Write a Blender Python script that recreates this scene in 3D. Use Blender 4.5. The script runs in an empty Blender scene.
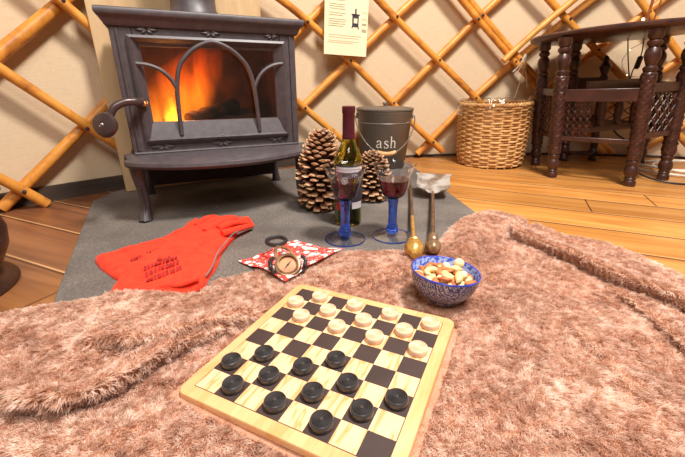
import bpy, bmesh, math, random
import numpy as np
from mathutils import Vector, Matrix, noise
from mathutils.geometry import delaunay_2d_cdt
from math import sin, cos, pi, radians, sqrt, atan2, tan
random.seed(7); rng = np.random.default_rng(7)
C = bpy.context.scene.collection

# ------------------------------------------------------------------ camera
F, H = 368.0, 0.370
PITCH = math.atan((228.5-84)/F)
cp, sp = cos(PITCH), sin(PITCH)
def ray(u, v):
    x, y, z = (u-342.5)/F, (228.5-v)/F, 1.0
    return Vector((x, y*sp+z*cp, y*cp-z*sp))
def at(u, v, z=0.0):                       # a photo pixel dropped on the level z
    d = ray(u, v); t = (z-H)/d.z
    return Vector((0, 0, H)) + d*t
cam = bpy.data.cameras.new('camera'); cam.sensor_width = 36.0; cam.lens = F/685*36; cam.clip_start = 0.01
co = bpy.data.objects.new('camera', cam); C.objects.link(co)
co.location = (0, 0, H); co.rotation_euler = (pi/2-PITCH, 0, 0)
bpy.context.scene.camera = co

# ------------------------------------------------------------------ mesh helper
def lin(c):
    return tuple(((x/255)/12.92 if x/255 <= .04045 else ((x/255+.055)/1.055)**2.4) for x in c)

class MB:
    def __init__(s): s.v = []; s.f = []; s.m = []; s.uv = {}
    def add(s, vs, fs, mi=0, T=None):
        b = len(s.v)
        for p in vs:
            p = Vector(p); s.v.append(tuple(T(p) if callable(T) else (T @ p if T is not None else p)))
        for f in fs: s.f.append(tuple(b+i for i in f)); s.m.append(mi)
        return b
    def box(s, a, b, mi=0, T=None):
        x0, y0, z0 = a; x1, y1, z1 = b
        vs = [(x0,y0,z0),(x1,y0,z0),(x1,y1,z0),(x0,y1,z0),(x0,y0,z1),(x1,y0,z1),(x1,y1,z1),(x0,y1,z1)]
        s.add(vs, [(0,3,2,1),(4,5,6,7),(0,1,5,4),(1,2,6,5),(2,3,7,6),(3,0,4,7)], mi, T)
    def lathe(s, prof, n=32, mi=0, T=None, mod=None, caps=True):
        vs = []; fs = []; k = len(prof)
        for i, (r, z) in enumerate(prof):
            for j in range(n):
                a = 2*pi*j/n; rr = r
                if mod: rr = mod(r, z, a)
                vs.append((rr*cos(a), rr*sin(a), z))
        for i in range(k-1):
            for j in range(n):
                q = (j+1) % n
                fs.append((i*n+j, i*n+q, (i+1)*n+q, (i+1)*n+j))
        if caps and prof[0][0] > 1e-5: fs.append(tuple(reversed(range(n))))
        if caps and prof[-1][0] > 1e-5: fs.append(tuple(range((k-1)*n, k*n)))
        s.add(vs, fs, mi, T)
    def tube(s, path, r, n=8, mi=0, T=None, caps=True, flat=None):
        P = [Vector(p) for p in path]; k = len(P)
        R = r if isinstance(r, (list, tuple)) else [r]*k
        tang = [(P[min(i+1, k-1)]-P[max(i-1, 0)]).normalized() for i in range(k)]
        up = Vector((0, 0, 1)) if abs(tang[0].z) < .9 else Vector((1, 0, 0))
        nrm = (up - tang[0]*up.dot(tang[0])).normalized()
        vs = []; fs = []
        for i in range(k):
            nrm = (nrm - tang[i]*nrm.dot(tang[i])).normalized(); bi = tang[i].cross(nrm)
            for j in range(n):
                a = 2*pi*j/n; q = flat if flat else 1
                vs.append(P[i] + nrm*(R[i]*cos(a)*q) + bi*(R[i]*sin(a)))
        for i in range(k-1):
            for j in range(n):
                q = (j+1) % n
                fs.append((i*n+j, i*n+q, (i+1)*n+q, (i+1)*n+j))
        if caps: fs.append(tuple(reversed(range(n)))); fs.append(tuple(range((k-1)*n, k*n)))
        s.add(vs, fs, mi, T)
    def ball(s, c, r, n=12, mi=0, T=None):
        if not isinstance(r, (list, tuple)): r = (r, r, r)
        m = n//2+1
        prof = [(sin(pi*i/(m-1)), -cos(pi*i/(m-1))) for i in range(m)]
        M = Matrix.Translation(c) @ Matrix.Diagonal((r[0], r[1], r[2], 1))
        if T is not None and not callable(T): M = T @ M; T = None
        if T is not None:
            M0 = M; M = lambda p: T(M0 @ p)
        prof[0] = (0, -1); prof[-1] = (0, 1)
        s.lathe(prof, n, mi, M)
    def prism(s, pts, z0, z1, mi=0, T=None):
        n = len(pts); vs = [(x, y, z0) for x, y in pts]+[(x, y, z1) for x, y in pts]
        fs = [tuple(reversed(range(n))), tuple(range(n, 2*n))]
        fs += [(i, (i+1) % n, n+(i+1) % n, n+i) for i in range(n)]
        s.add(vs, fs, mi, T)
    def build(s, name, mat, parent=None, smooth=None, bevel=0, bseg=2, recalc=True):
        me = bpy.data.meshes.new(name); me.from_pydata(s.v, [], s.f); me.update()
        for m in (mat if isinstance(mat, (list, tuple)) else [mat]): me.materials.append(m)
        me.polygons.foreach_set('material_index', s.m)
        bm = bmesh.new(); bm.from_mesh(me)
        bmesh.ops.remove_doubles(bm, verts=bm.verts, dist=1e-6)
        if recalc: bmesh.ops.recalc_face_normals(bm, faces=bm.faces)
        bm.to_mesh(me); bm.free()
        o = bpy.data.objects.new(name, me); C.objects.link(o)
        if parent is not None: o.parent = parent
        if bevel:
            b = o.modifiers.new('bevel', 'BEVEL'); b.width = bevel; b.segments = bseg; b.limit_method = 'ANGLE'; b.angle_limit = radians(40)
        if smooth is None: smooth = 40
        if smooth:
            me.polygons.foreach_set('use_smooth', [True]*len(me.polygons))
            me.set_sharp_from_angle(angle=radians(smooth))
        return o

def empty(name, loc, rz=0, rot=None):
    o = bpy.data.objects.new(name, None); C.objects.link(o); o.location = loc
    o.rotation_euler = rot if rot else (0, 0, rz); o.empty_display_size = .05
    return o
def tag(o, label, cat, group=None, kind=None):
    o['label'] = label; o['category'] = cat
    if group: o['group'] = group
    if kind: o['kind'] = kind
    return o
def struct(o): o['kind'] = 'structure'; return o
def copy_tree(o, parent=None):
    c = o.copy(); C.objects.link(c)
    if parent is not None: c.parent = parent
    for ch in list(o.children): copy_tree(ch, c)
    return c
def curve(pts, n=8, closed=False):          # Catmull-Rom through points of any dimension
    P = [np.array(p, float) for p in pts]; out = []; k = len(P)
    rngk = range(k if closed else k-1)
    for i in rngk:
        if closed: a, b, c, d = P[(i-1) % k], P[i], P[(i+1) % k], P[(i+2) % k]
        else: a, b, c, d = P[max(i-1, 0)], P[i], P[i+1], P[min(i+2, k-1)]
        for j in range(n):
            t = j/n
            out.append(tuple(.5*((2*b)+(-a+c)*t+(2*a-5*b+4*c-d)*t*t+(-a+3*b-3*c+d)*t**3)))
    if not closed: out.append(tuple(P[-1]))
    return out
def interp(x, xs, ys):
    return float(np.interp(x, xs, ys))

# ------------------------------------------------------------------ materials
def new_mat(name):
    m = bpy.data.materials.new(name); m.use_nodes = True
    nt = m.node_tree; b = nt.nodes['Principled BSDF']
    return m, nt, b
def N(nt, t, **kw):
    n = nt.nodes.new(t)
    for k, v in kw.items():
        if k.startswith('i_'): n.inputs[k[2:].replace('_', ' ')].default_value = v
        else: setattr(n, k, v)
    return n
def coords(nt, kind='Object', scale=(1,1,1), rot=(0,0,0), loc=(0,0,0)):
    tc = N(nt, 'ShaderNodeTexCoord'); mp = N(nt, 'ShaderNodeMapping')
    mp.inputs['Scale'].default_value = scale; mp.inputs['Rotation'].default_value = rot; mp.inputs['Location'].default_value = loc
    nt.links.new(tc.outputs[kind], mp.inputs['Vector']); return mp.outputs['Vector']
def ramp(nt, fac, stops):
    r = N(nt, 'ShaderNodeValToRGB'); e = r.color_ramp.elements
    while len(e) < len(stops): e.new(.5)
    for el, (p, c) in zip(e, stops): el.position = p; el.color = (*lin(c), 1) if max(c) > 1.01 or isinstance(c[0], int) else (*c, 1)
    nt.links.new(fac, r.inputs['Fac']); return r.outputs['Color']
def math_(nt, op, a, b=None, c=None, clamp=False):
    n = N(nt, 'ShaderNodeMath', operation=op, use_clamp=clamp)
    for i, x in enumerate((a, b, c)):
        if x is None: continue
        if isinstance(x, (int, float)): n.inputs[i].default_value = x
        else: nt.links.new(x, n.inputs[i])
    return n.outputs[0]
def mixc(nt, fac, a, b, mode='MIX'):
    n = N(nt, 'ShaderNodeMix', data_type='RGBA', blend_type=mode)
    for sock, x in ((n.inputs[0], fac), (n.inputs[6], a), (n.inputs[7], b)):
        if isinstance(x, (int, float)): sock.default_value = x
        elif isinstance(x, tuple): sock.default_value = (*lin(x), 1)
        else: nt.links.new(x, sock)
    return n.outputs[2]
def noise_(nt, vec, scale, detail=3, rough=.5, dist=0):
    n = N(nt, 'ShaderNodeTexNoise'); n.inputs['Scale'].default_value = scale; n.inputs['Detail'].default_value = detail
    n.inputs['Roughness'].default_value = rough; n.inputs['Distortion'].default_value = dist
    nt.links.new(vec, n.inputs['Vector']); return n.outputs['Fac']
def bump(nt, b, h, strength=.3, dist=.002):
    n = N(nt, 'ShaderNodeBump'); n.inputs['Strength'].default_value = strength; n.inputs['Distance'].default_value = dist
    nt.links.new(h, n.inputs['Height']); nt.links.new(n.outputs['Normal'], b.inputs['Normal'])
def simple(name, c1, c2=None, rough=.5, metal=0, scale=30, stretch=(1,1,1), bmp=0, bdist=.001, detail=4, spec=None, lo=.35, hi=.65, coat=0):
    m, nt, b = new_mat(name)
    b.inputs['Roughness'].default_value = rough; b.inputs['Metallic'].default_value = metal
    if spec is not None: b.inputs['Specular IOR Level'].default_value = spec
    if coat: b.inputs['Coat Weight'].default_value = coat; b.inputs['Coat Roughness'].default_value = .15
    v = coords(nt, scale=stretch); n = noise_(nt, v, scale, detail)
    if c2 is None: c2 = tuple(int(x*.85) for x in c1)
    nt.links.new(ramp(nt, n, [(lo, c1), (hi, c2)]), b.inputs['Base Color'])
    if bmp: bump(nt, b, n, bmp, bdist)
    return m
M = {}
M['iron'] = simple('cast_iron', (78,69,72), (66,58,61), .46, .0, 60, bmp=.25, bdist=.0008, spec=.6)
M['iron_dark'] = simple('dark_iron', (52,40,38), (38,28,28), .8, 0, 25)
M['knob'] = simple('handle_iron', (82,66,64), (66,52,52), .32, .35, 20)
M['fire_brick'] = simple('sooty_brick', (92,58,40), (60,38,30), .9, 0, 18)
M['log'] = simple('charred_log', (70,40,26), (28,18,16), .95, 0, 30, stretch=(.4,1,1), bmp=.8, bdist=.006)
M['grey_tin'] = simple('painted_tin', (112,101,90), (104,94,84), .42, .1, 8)
M['steel_wire'] = simple('wire', (190,182,172), None, .3, .9)
M['white_paint'] = simple('white_letters', (236,230,218), None, .5)
M['brass'] = simple('old_brass', (226,180,100), (190,140,72), .32, .55, 40)
M['bronze'] = simple('dark_brass', (186,152,116), (122,92,68), .3, .55, 60)
M['pewter'] = simple('worn_steel', (206,205,202), (140,118,100), .40, .55, 22, lo=.44, hi=.64)
M['shaft'] = simple('brown_steel', (142,110,84), (104,76,58), .4, .6, 40)
M['pot'] = simple('dark_copper', (98,62,46), (62,40,34), .35, .6, 12)
M['darkwood'] = simple('carved_dark_wood', (72,38,30), (48,25,21), .40, 0, 30, bmp=.4, bdist=.002, coat=.2)
M['black_plastic'] = simple('black_plastic', (44,40,42), None, .45)
M['white_cable'] = simple('white_cable', (232,222,206), None, .5)
M['string'] = simple('white_string', (236,226,210), None, .8)
M['piece_black'] = simple('stained_black_wood', (70,66,66), (56,52,52), .30, 0, 40)
M['piece_white'] = simple('pale_beech', (242,212,182), (235,198,164), .45, 0, 20, stretch=(1,4,1))
M['board_dark'] = simple('dark_square', (66,50,46), (58,43,40), .55, 0, 20)
M['line'] = simple('board_line', (70,48,34), None, .6)
M['felt'] = simple('lining', (128,122,120), None, .9)
M['foil'] = simple('wine_foil', (98,40,54), (80,30,44), .35, .35, 20)
M['red_label'] = simple('red_print', (206,52,44), None, .6)
M['ink'] = simple('ink', (52,46,60), None, .7)
M['ink_grey'] = simple('pale_ink', (184,168,138), None, .8)
M['ink_pink'] = simple('pink_ink', (224,170,140), None, .8)
M['paper'] = simple('cream_paper', (240,224,186), (234,217,178), .8, 0, 3)
M['label_paper'] = simple('label_paper', (206,200,200), (190,182,184), .6)
M['cable_copper'] = simple('copper_wire', (176,104,60), None, .35, .7)
M['glove_print'] = simple('stamp', (176,30,24), (120,26,24), .9, 0, 120)
M['wine_liquid'] = None

def wood(name, c1, c2, c3, scale, axis_stretch, rough=.45, dist=2.0, bmp=.15, kind='Object'):
    m, nt, b = new_mat(name); v = coords(nt, kind, scale=axis_stretch)
    n = noise_(nt, v, scale, 5, .55, dist); n2 = noise_(nt, v, scale*5, 3, .6, .5)
    s = math_(nt, 'ADD', math_(nt, 'MULTIPLY', n, .75), math_(nt, 'MULTIPLY', n2, .25))
    nt.links.new(ramp(nt, s, [(.32, c1), (.5, c2), (.68, c3)]), b.inputs['Base Color'])
    b.inputs['Roughness'].default_value = rough
    if bmp: bump(nt, b, s, bmp, .001)
    return m
M['lath'] = wood('oiled_ash_pole', (228,160,74), (212,140,54), (164,98,38), 9, (1,1,1), .42, 1.2, .4)
M['board_edge'] = wood('board_frame', (234,188,140), (230,176,122), (216,152,90), 6, (6,1,6), .4, 1.0, .05)
M['ply'] = wood('pale_board', (206,176,134), (196,164,122), (184,148,106), 5, (3,3,.6), .7, .6, .1)
M['grip'] = wood('turned_grip', (224,178,124), (206,152,96), (186,130,80), 20, (1,1,1), .5)

def square_wood():
    m, nt, b = new_mat('light_square'); v = coords(nt, 'UV', scale=(1, .16, 1))
    n = noise_(nt, v, 4.2, 1, .4, .25)
    nt.links.new(ramp(nt, n, [(.38, (238,197,156)), (.50, (237,192,149)), (.60, (222,156,94)), (.70, (235,189,145))]), b.inputs['Base Color'])
    b.inputs['Roughness'].default_value = .4
    return m
M['board_light'] = square_wood()

def floor_mat():
    m, nt, b = new_mat('oak_boards')
    v = coords(nt, rot=(0, 0, radians(24)))
    sx = N(nt, 'ShaderNodeSeparateXYZ'); nt.links.new(v, sx.inputs[0])
    w = .1522
    t = math_(nt, 'DIVIDE', math_(nt, 'SUBTRACT', sx.outputs['Y'], .385-w*20), w)
    idx = math_(nt, 'FLOOR', t); fr = math_(nt, 'FRACT', t)
    off = N(nt, 'ShaderNodeTexWhiteNoise', noise_dimensions='1D'); nt.links.new(idx, off.inputs['W'])
    L = math_(nt, 'DIVIDE', math_(nt, 'ADD', sx.outputs['X'], math_(nt, 'MULTIPLY', off.outputs['Value'], 5.0)), 1.7)
    fx = math_(nt, 'FRACT', L); ix = math_(nt, 'FLOOR', L)
    rnd = N(nt, 'ShaderNodeTexWhiteNoise', noise_dimensions='2D')
    cv = N(nt, 'ShaderNodeCombineXYZ'); nt.links.new(idx, cv.inputs[0]); nt.links.new(ix, cv.inputs[1]); nt.links.new(cv.outputs[0], rnd.inputs['Vector'])
    # grain, stretched along each board and shifted per board
    gx = N(nt, 'ShaderNodeCombineXYZ')
    nt.links.new(math_(nt, 'MULTIPLY', sx.outputs['X'], .9), gx.inputs[0]); nt.links.new(math_(nt, 'MULTIPLY', sx.outputs['Y'], 9), gx.inputs[1])
    nt.links.new(math_(nt, 'MULTIPLY', rnd.outputs['Value'], 30), gx.inputs[2])
    g = noise_(nt, gx.outputs[0], 2.2, 5, .6, 1.0)
    base = ramp(nt, g, [(.3, (210,150,84)), (.5, (192,130,64)), (.7, (160,100,46))])
    # boards left of the hearth painted browner, standing in for dimmer light there
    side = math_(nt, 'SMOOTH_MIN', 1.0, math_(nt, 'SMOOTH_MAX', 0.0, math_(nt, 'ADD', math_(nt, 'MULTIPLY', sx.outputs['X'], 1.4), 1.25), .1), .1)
    old = ramp(nt, g, [(.3, (142,92,58)), (.5, (122,76,48)), (.7, (100,62,42))])  # browner tones for the dimmer side of the same floor
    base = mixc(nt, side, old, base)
    var = math_(nt, 'ADD', math_(nt, 'MULTIPLY', rnd.outputs['Value'], .35), .82)
    vv = N(nt, 'ShaderNodeVectorMath', operation='SCALE'); nt.links.new(base, vv.inputs[0]); nt.links.new(var, vv.inputs['Scale'])
    e = math_(nt, 'MINIMUM', fr, math_(nt, 'SUBTRACT', 1.0, fr))
    gap = math_(nt, 'LESS_THAN', e, .022)
    ex = math_(nt, 'LESS_THAN', fx, .0025)
    gap = math_(nt, 'MAXIMUM', gap, ex)
    col = mixc(nt, gap, vv.outputs[0], (84,48,28))
    # pale highlight painted along one side of each joint
    ar = math_(nt, 'MULTIPLY', math_(nt, 'LESS_THAN', fr, .055), math_(nt, 'GREATER_THAN', fr, .022))
    col = mixc(nt, math_(nt, 'MULTIPLY', ar, .55), col, (232,184,128))
    nt.links.new(col, b.inputs['Base Color'])
    b.inputs['Roughness'].default_value = .34
    h = math_(nt, 'SUBTRACT', g, math_(nt, 'MULTIPLY', gap, 3))
    bump(nt, b, h, .2, .0015)
    return m
M['floor'] = floor_mat()

def canvas_mat():
    m, nt, b = new_mat('canvas_lining')
    v = coords(nt, 'UV', scale=(60, 60, 1))
    n = noise_(nt, coords(nt, 'UV', scale=(30, 260, 1)), 1.0, 3, .6, .3)
    n2 = noise_(nt, coords(nt, 'UV', scale=(260, 30, 1)), 1.0, 3, .6, .3)
    n3 = noise_(nt, coords(nt, 'UV', scale=(2, 2, 1)), 1.0, 2)
    s = math_(nt, 'ADD', math_(nt, 'MULTIPLY', n, .6), math_(nt, 'MULTIPLY', n2, .4))
    c = ramp(nt, s, [(.3, (220,199,169)), (.55, (211,189,158)), (.75, (196,172,140))])
    c = mixc(nt, math_(nt, 'MULTIPLY', n3, .35), c, (202,176,142))
    nt.links.new(c, b.inputs['Base Color']); b.inputs['Roughness'].default_value = .95
    b.inputs['Specular IOR Level'].default_value = .1
    bump(nt, b, s, .25, .002)
    return m
M['canvas'] = canvas_mat()
M['skirting'] = simple('dark_skirting', (74,58,46), (56,44,36), .8, 0, 6, stretch=(1,1,4))

def slate_mat():
    m, nt, b = new_mat('slate'); v = coords(nt)
    n = noise_(nt, v, 5, 6, .6); n2 = noise_(nt, v, 170, 3, .7)
    s = math_(nt, 'ADD', math_(nt, 'MULTIPLY', n, .5), math_(nt, 'MULTIPLY', n2, .5))
    c = ramp(nt, s, [(.36, (78,71,67)), (.5, (104,96,90)), (.64, (134,124,115))])
    sp_ = math_(nt, 'GREATER_THAN', noise_(nt, v, 26, 2, .5), .74)
    c = mixc(nt, math_(nt, 'MULTIPLY', sp_, .4), c, (176,168,160))
    nt.links.new(c, b.inputs['Base Color']); b.inputs['Roughness'].default_value = .85
    bump(nt, b, s, .5, .003); return m
M['slate'] = slate_mat()

def glass(name, color, rough=.0, ior=1.45, dens=None):
    m, nt, b = new_mat(name)
    b.inputs['Base Color'].default_value = (*color, 1); b.inputs['Roughness'].default_value = rough
    b.inputs['Transmission Weight'].default_value = 1; b.inputs['IOR'].default_value = ior
    return m
M['glass_clear'] = glass('clear_glass', (.93,.95,1.0))
M['glass_blue'] = glass('blue_glass', (.25,.42,1.0))
M['glass_pale'] = None
for k_ in ('glass_blue',):
    b_ = M[k_].node_tree.nodes['Principled BSDF']; b_.inputs['Transmission Weight'].default_value = .93; b_.inputs['Base Color'].default_value = (.08,.22,1.0,1)
M['glass_green'] = glass('green_bottle_glass', (.66,.68,.14), .02)
M['wine'] = glass('red_wine', (.17,.010,.035), 0, 1.34)
M['wine'].node_tree.nodes['Principled BSDF'].inputs['Transmission Weight'].default_value = .95
m, nt, b = new_mat('bottle_wine'); b.inputs['Base Color'].default_value = (.018,.012,.006,1); b.inputs['Roughness'].default_value = .2; M['bottle_wine'] = m

def pane_mat():
    m, nt, b = new_mat('stove_glass'); nt.nodes.remove(b)
    lw = N(nt, 'ShaderNodeLayerWeight'); lw.inputs['Blend'].default_value = .5
    fr = N(nt, 'ShaderNodeMath', operation='MULTIPLY_ADD'); nt.links.new(math_(nt, 'POWER', lw.outputs['Facing'], 4.0), fr.inputs[0]); fr.inputs[1].default_value = .9; fr.inputs[2].default_value = .07
    tr = N(nt, 'ShaderNodeBsdfTransparent'); tr.inputs['Color'].default_value = (.93,.9,.86,1)
    gl = N(nt, 'ShaderNodeBsdfGlossy'); gl.inputs['Roughness'].default_value = .05
    mx = N(nt, 'ShaderNodeMixShader'); out = nt.nodes['Material Output']
    nt.links.new(fr.outputs[0], mx.inputs[0]); nt.links.new(tr.outputs[0], mx.inputs[1]); nt.links.new(gl.outputs[0], mx.inputs[2])
    nt.links.new(mx.outputs[0], out.inputs['Surface']); return m
M['pane'] = pane_mat()
def plastic_film():
    m, nt, b = new_mat('clear_film'); nt.nodes.remove(b)
    lw = N(nt, 'ShaderNodeLayerWeight'); lw.inputs['Blend'].default_value = .5
    fr = N(nt, 'ShaderNodeMath', operation='MULTIPLY_ADD'); nt.links.new(math_(nt, 'POWER', lw.outputs['Facing'], 3.0), fr.inputs[0]); fr.inputs[1].default_value = .75; fr.inputs[2].default_value = .06
    tr = N(nt, 'ShaderNodeBsdfTransparent'); tr.inputs['Color'].default_value = (.93,.91,.88,1)
    gl = N(nt, 'ShaderNodeBsdfGlossy'); gl.inputs['Roughness'].default_value = .12
    mx = N(nt, 'ShaderNodeMixShader'); out = nt.nodes['Material Output']
    f2 = math_(nt, 'ADD', math_(nt, 'MULTIPLY', fr.outputs[0], .9), .04)
    nt.links.new(f2, mx.inputs[0]); nt.links.new(tr.outputs[0], mx.inputs[1]); nt.links.new(gl.outputs[0], mx.inputs[2])
    nt.links.new(mx.outputs[0], out.inputs['Surface'])
    return m
M['film'] = plastic_film()
M['glass_pale'] = M['film'].copy(); M['glass_pale'].name = 'pale_blue_glass'
for n_ in M['glass_pale'].node_tree.nodes:
    if n_.type == 'BSDF_TRANSPARENT': n_.inputs['Color'].default_value = (.92,.95,1.0,1)
    if n_.type == 'BSDF_GLOSSY': n_.inputs['Roughness'].default_value = .05

def flame_mat(name, strength, w, hgt, lean, scale):
    m, nt, b = new_mat(name); nt.nodes.remove(b); out = nt.nodes['Material Output']
    v = coords(nt, 'Object'); sx = N(nt, 'ShaderNodeSeparateXYZ'); nt.links.new(v, sx.inputs[0])
    h = math_(nt, 'DIVIDE', sx.outputs['Z'], hgt, clamp=True)
    n = noise_(nt, coords(nt, 'Object', scale=(1, 1, .38)), scale, 4, .55, 1.2)
    col = ramp(nt, h, [(0, (255,176,66)), (.3, (255,128,26)), (.65, (255,92,14)), (1, (240,60,8))])
    # how far from the leaning axis of the fire, widest low down
    ax = math_(nt, 'SUBTRACT', sx.outputs['X'], math_(nt, 'MULTIPLY', math_(nt, 'POWER', h, 1.4), lean))
    r = math_(nt, 'POWER', math_(nt, 'ABSOLUTE', math_(nt, 'DIVIDE', ax, w)), 2.0)
    ry = math_(nt, 'POWER', math_(nt, 'ABSOLUTE', math_(nt, 'DIVIDE', sx.outputs['Y'], .085)), 2.0)
    fall = math_(nt, 'SUBTRACT', 1.0, math_(nt, 'ADD', r, ry), clamp=True)
    topf = math_(nt, 'SUBTRACT', 1.08, math_(nt, 'POWER', h, 2.2), clamp=True)
    d = math_(nt, 'MULTIPLY', math_(nt, 'MULTIPLY', fall, topf), math_(nt, 'MULTIPLY', math_(nt, 'SUBTRACT', n, .36, clamp=True), strength))
    em = N(nt, 'ShaderNodeEmission'); nt.links.new(col, em.inputs['Color'])
    nt.links.new(d, em.inputs['Strength']); nt.links.new(em.outputs[0], out.inputs['Volume'])
    return m
M['flame'] = flame_mat('flame', 120.0, .118, .262, .15, 15)
M['flame_hot'] = flame_mat('flame_core', 2600.0, .030, .11, .0, 26)
def ember_mat():
    m, nt, b = new_mat('embers'); v = coords(nt); n = noise_(nt, v, 60, 4, .6)
    b.inputs['Base Color'].default_value = (.02,.012,.01,1)
    nt.links.new(ramp(nt, n, [(.45, (0.0,0.0,0.0)), (.56, (1.0,.16,.02)), (.7, (1.0,.5,.1))]), b.inputs['Emission Color'])
    b.inputs['Emission Strength'].default_value = 1.6; return m
M['ember'] = ember_mat()
def bulb_mat():
    m, nt, b = new_mat('lit_bulb'); b.inputs['Emission Color'].default_value = (1,.72,.36,1); b.inputs['Emission Strength'].default_value = 3.5; return m
M['bulb'] = bulb_mat()

def glove_mat():
    m, nt, b = new_mat('red_suede'); v = coords(nt); n = noise_(nt, v, 40, 5, .6); n2 = noise_(nt, v, 300, 2)
    s = math_(nt, 'ADD', math_(nt, 'MULTIPLY', n, .6), math_(nt, 'MULTIPLY', n2, .4))
    nt.links.new(ramp(nt, s, [(.35, (226,42,18)), (.6, (244,62,30))]), b.inputs['Base Color'])
    b.inputs['Roughness'].default_value = .9; b.inputs['Sheen Weight'].default_value = .25; b.inputs['Sheen Tint'].default_value = (1,.3,.2,1)
    bump(nt, b, s, .4, .0015); return m
M['glove'] = glove_mat()
def cloth_mat():
    m, nt, b = new_mat('red_floral_cotton'); v = coords(nt)
    wob = noise_(nt, v, 60, 2)
    vo = N(nt, 'ShaderNodeTexVoronoi', feature='F1'); vo.inputs['Scale'].default_value = 62; nt.links.new(v, vo.inputs['Vector'])
    vo2 = N(nt, 'ShaderNodeTexVoronoi', feature='F1'); vo2.inputs['Scale'].default_value = 150; nt.links.new(v, vo2.inputs['Vector'])
    a = math_(nt, 'LESS_THAN', math_(nt, 'ADD', vo.outputs['Distance'], math_(nt, 'MULTIPLY', wob, .35)), .64)
    c = math_(nt, 'LESS_THAN', vo2.outputs['Distance'], .22)
    fac = math_(nt, 'MAXIMUM', a, c)
    fac = math_(nt, 'MULTIPLY', fac, math_(nt, 'GREATER_THAN', vo2.outputs['Distance'], .0))
    col = mixc(nt, fac, (238,70,58), (252,232,226))
    nt.links.new(col, b.inputs['Base Color']); b.inputs['Roughness'].default_value = .9; return m
M['cotton'] = cloth_mat()
def bowl_mat():
    m, nt, b = new_mat('blue_glazed_bowl'); v = coords(nt)
    vo = N(nt, 'ShaderNodeTexVoronoi', feature='F1'); vo.inputs['Scale'].default_value = 430; vo.inputs['Randomness'].default_value = .45; nt.links.new(v, vo.inputs['Vector'])
    d = math_(nt, 'LESS_THAN', vo.outputs['Distance'], .40)
    n = noise_(nt, v, 40, 2)
    col = mixc(nt, d, (52,52,98), (190,184,200)); 
    nt.links.new(col, b.inputs['Base Color']); b.inputs['Roughness'].default_value = .18; return m
M['bowl'] = bowl_mat()
def bowl_in():
    m, nt, b = new_mat('bowl_inside_glaze'); v = coords(nt)
    n = noise_(nt, v, 130, 2, .5)
    nt.links.new(ramp(nt, n, [(.42, (58,94,206)), (.56, (176,196,240))]), b.inputs['Base Color']); b.inputs['Roughness'].default_value = .15; return m
M['bowl_in'] = bowl_in()
M['bowl_rim'] = simple('blue_rim', (58,78,200), None, .2)
M['wicker'] = simple('wicker', (228,184,124), (190,138,82), .6, 0, 34, lo=.3, hi=.7)
M['nut_pale'] = simple('pale_nut', (246,214,156), (230,184,116), .5, 0, 60)
M['nut_brown'] = simple('brown_nut', (206,122,66), (170,92,48), .55, 0, 80, stretch=(1,1,1))
M['nut_round'] = simple('blanched_nut', (250,232,190), (238,208,152), .45, 0, 30)
def cone_mat():
    m, nt, b = new_mat('cone_scale'); tc = N(nt, 'ShaderNodeTexCoord'); sx = N(nt, 'ShaderNodeSeparateXYZ')
    nt.links.new(tc.outputs['UV'], sx.inputs[0]); n = noise_(nt, coords(nt), 90, 3)
    f = math_(nt, 'ADD', sx.outputs['Y'], math_(nt, 'MULTIPLY', math_(nt, 'SUBTRACT', n, .5), .3))
    nt.links.new(ramp(nt, f, [(.25, (74,44,30)), (.6, (128,82,56)), (.84, (208,164,122)), (1.0, (236,204,168))]), b.inputs['Base Color'])
    b.inputs['Roughness'].default_value = .7; return m
M['cone'] = cone_mat()
def fur_mat():
    m, nt, b = new_mat('fur'); nt.nodes.remove(b); out = nt.nodes['Material Output']
    tc = N(nt, 'ShaderNodeTexCoord'); hi = N(nt, 'ShaderNodeHairInfo')
    v = coords(nt); n = noise_(nt, v, 75, 3, .6, .4); n3 = noise_(nt, v, 16, 3, .55)
    s = math_(nt, 'ADD', math_(nt, 'MULTIPLY', n, .6), math_(nt, 'MULTIPLY', n3, .4))
    s = math_(nt, 'ADD', s, math_(nt, 'MULTIPLY', math_(nt, 'SUBTRACT', hi.outputs['Random'], .5), .12))
    body = ramp(nt, s, [(.38, (182,132,104)), (.5, (223,180,152)), (.60, (254,240,227))])
    tip = math_(nt, 'POWER', hi.outputs['Intercept'], 2.0)
    col = mixc(nt, math_(nt, 'MULTIPLY', tip, .45), body, (253,234,222))
    d = N(nt, 'ShaderNodeBsdfDiffuse'); nt.links.new(col, d.inputs['Color'])
    t = N(nt, 'ShaderNodeBsdfTranslucent'); nt.links.new(col, t.inputs['Color'])
    mx = N(nt, 'ShaderNodeMixShader'); mx.inputs[0].default_value = .4
    nt.links.new(d.outputs[0], mx.inputs[1]); nt.links.new(t.outputs[0], mx.inputs[2])
    nt.links.new(mx.outputs[0], out.inputs['Surface']); return m
M['fur'] = fur_mat()
M['backing'] = simple('fur_backing', (180,130,102), (204,154,126), .95, 0, 34)

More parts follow.
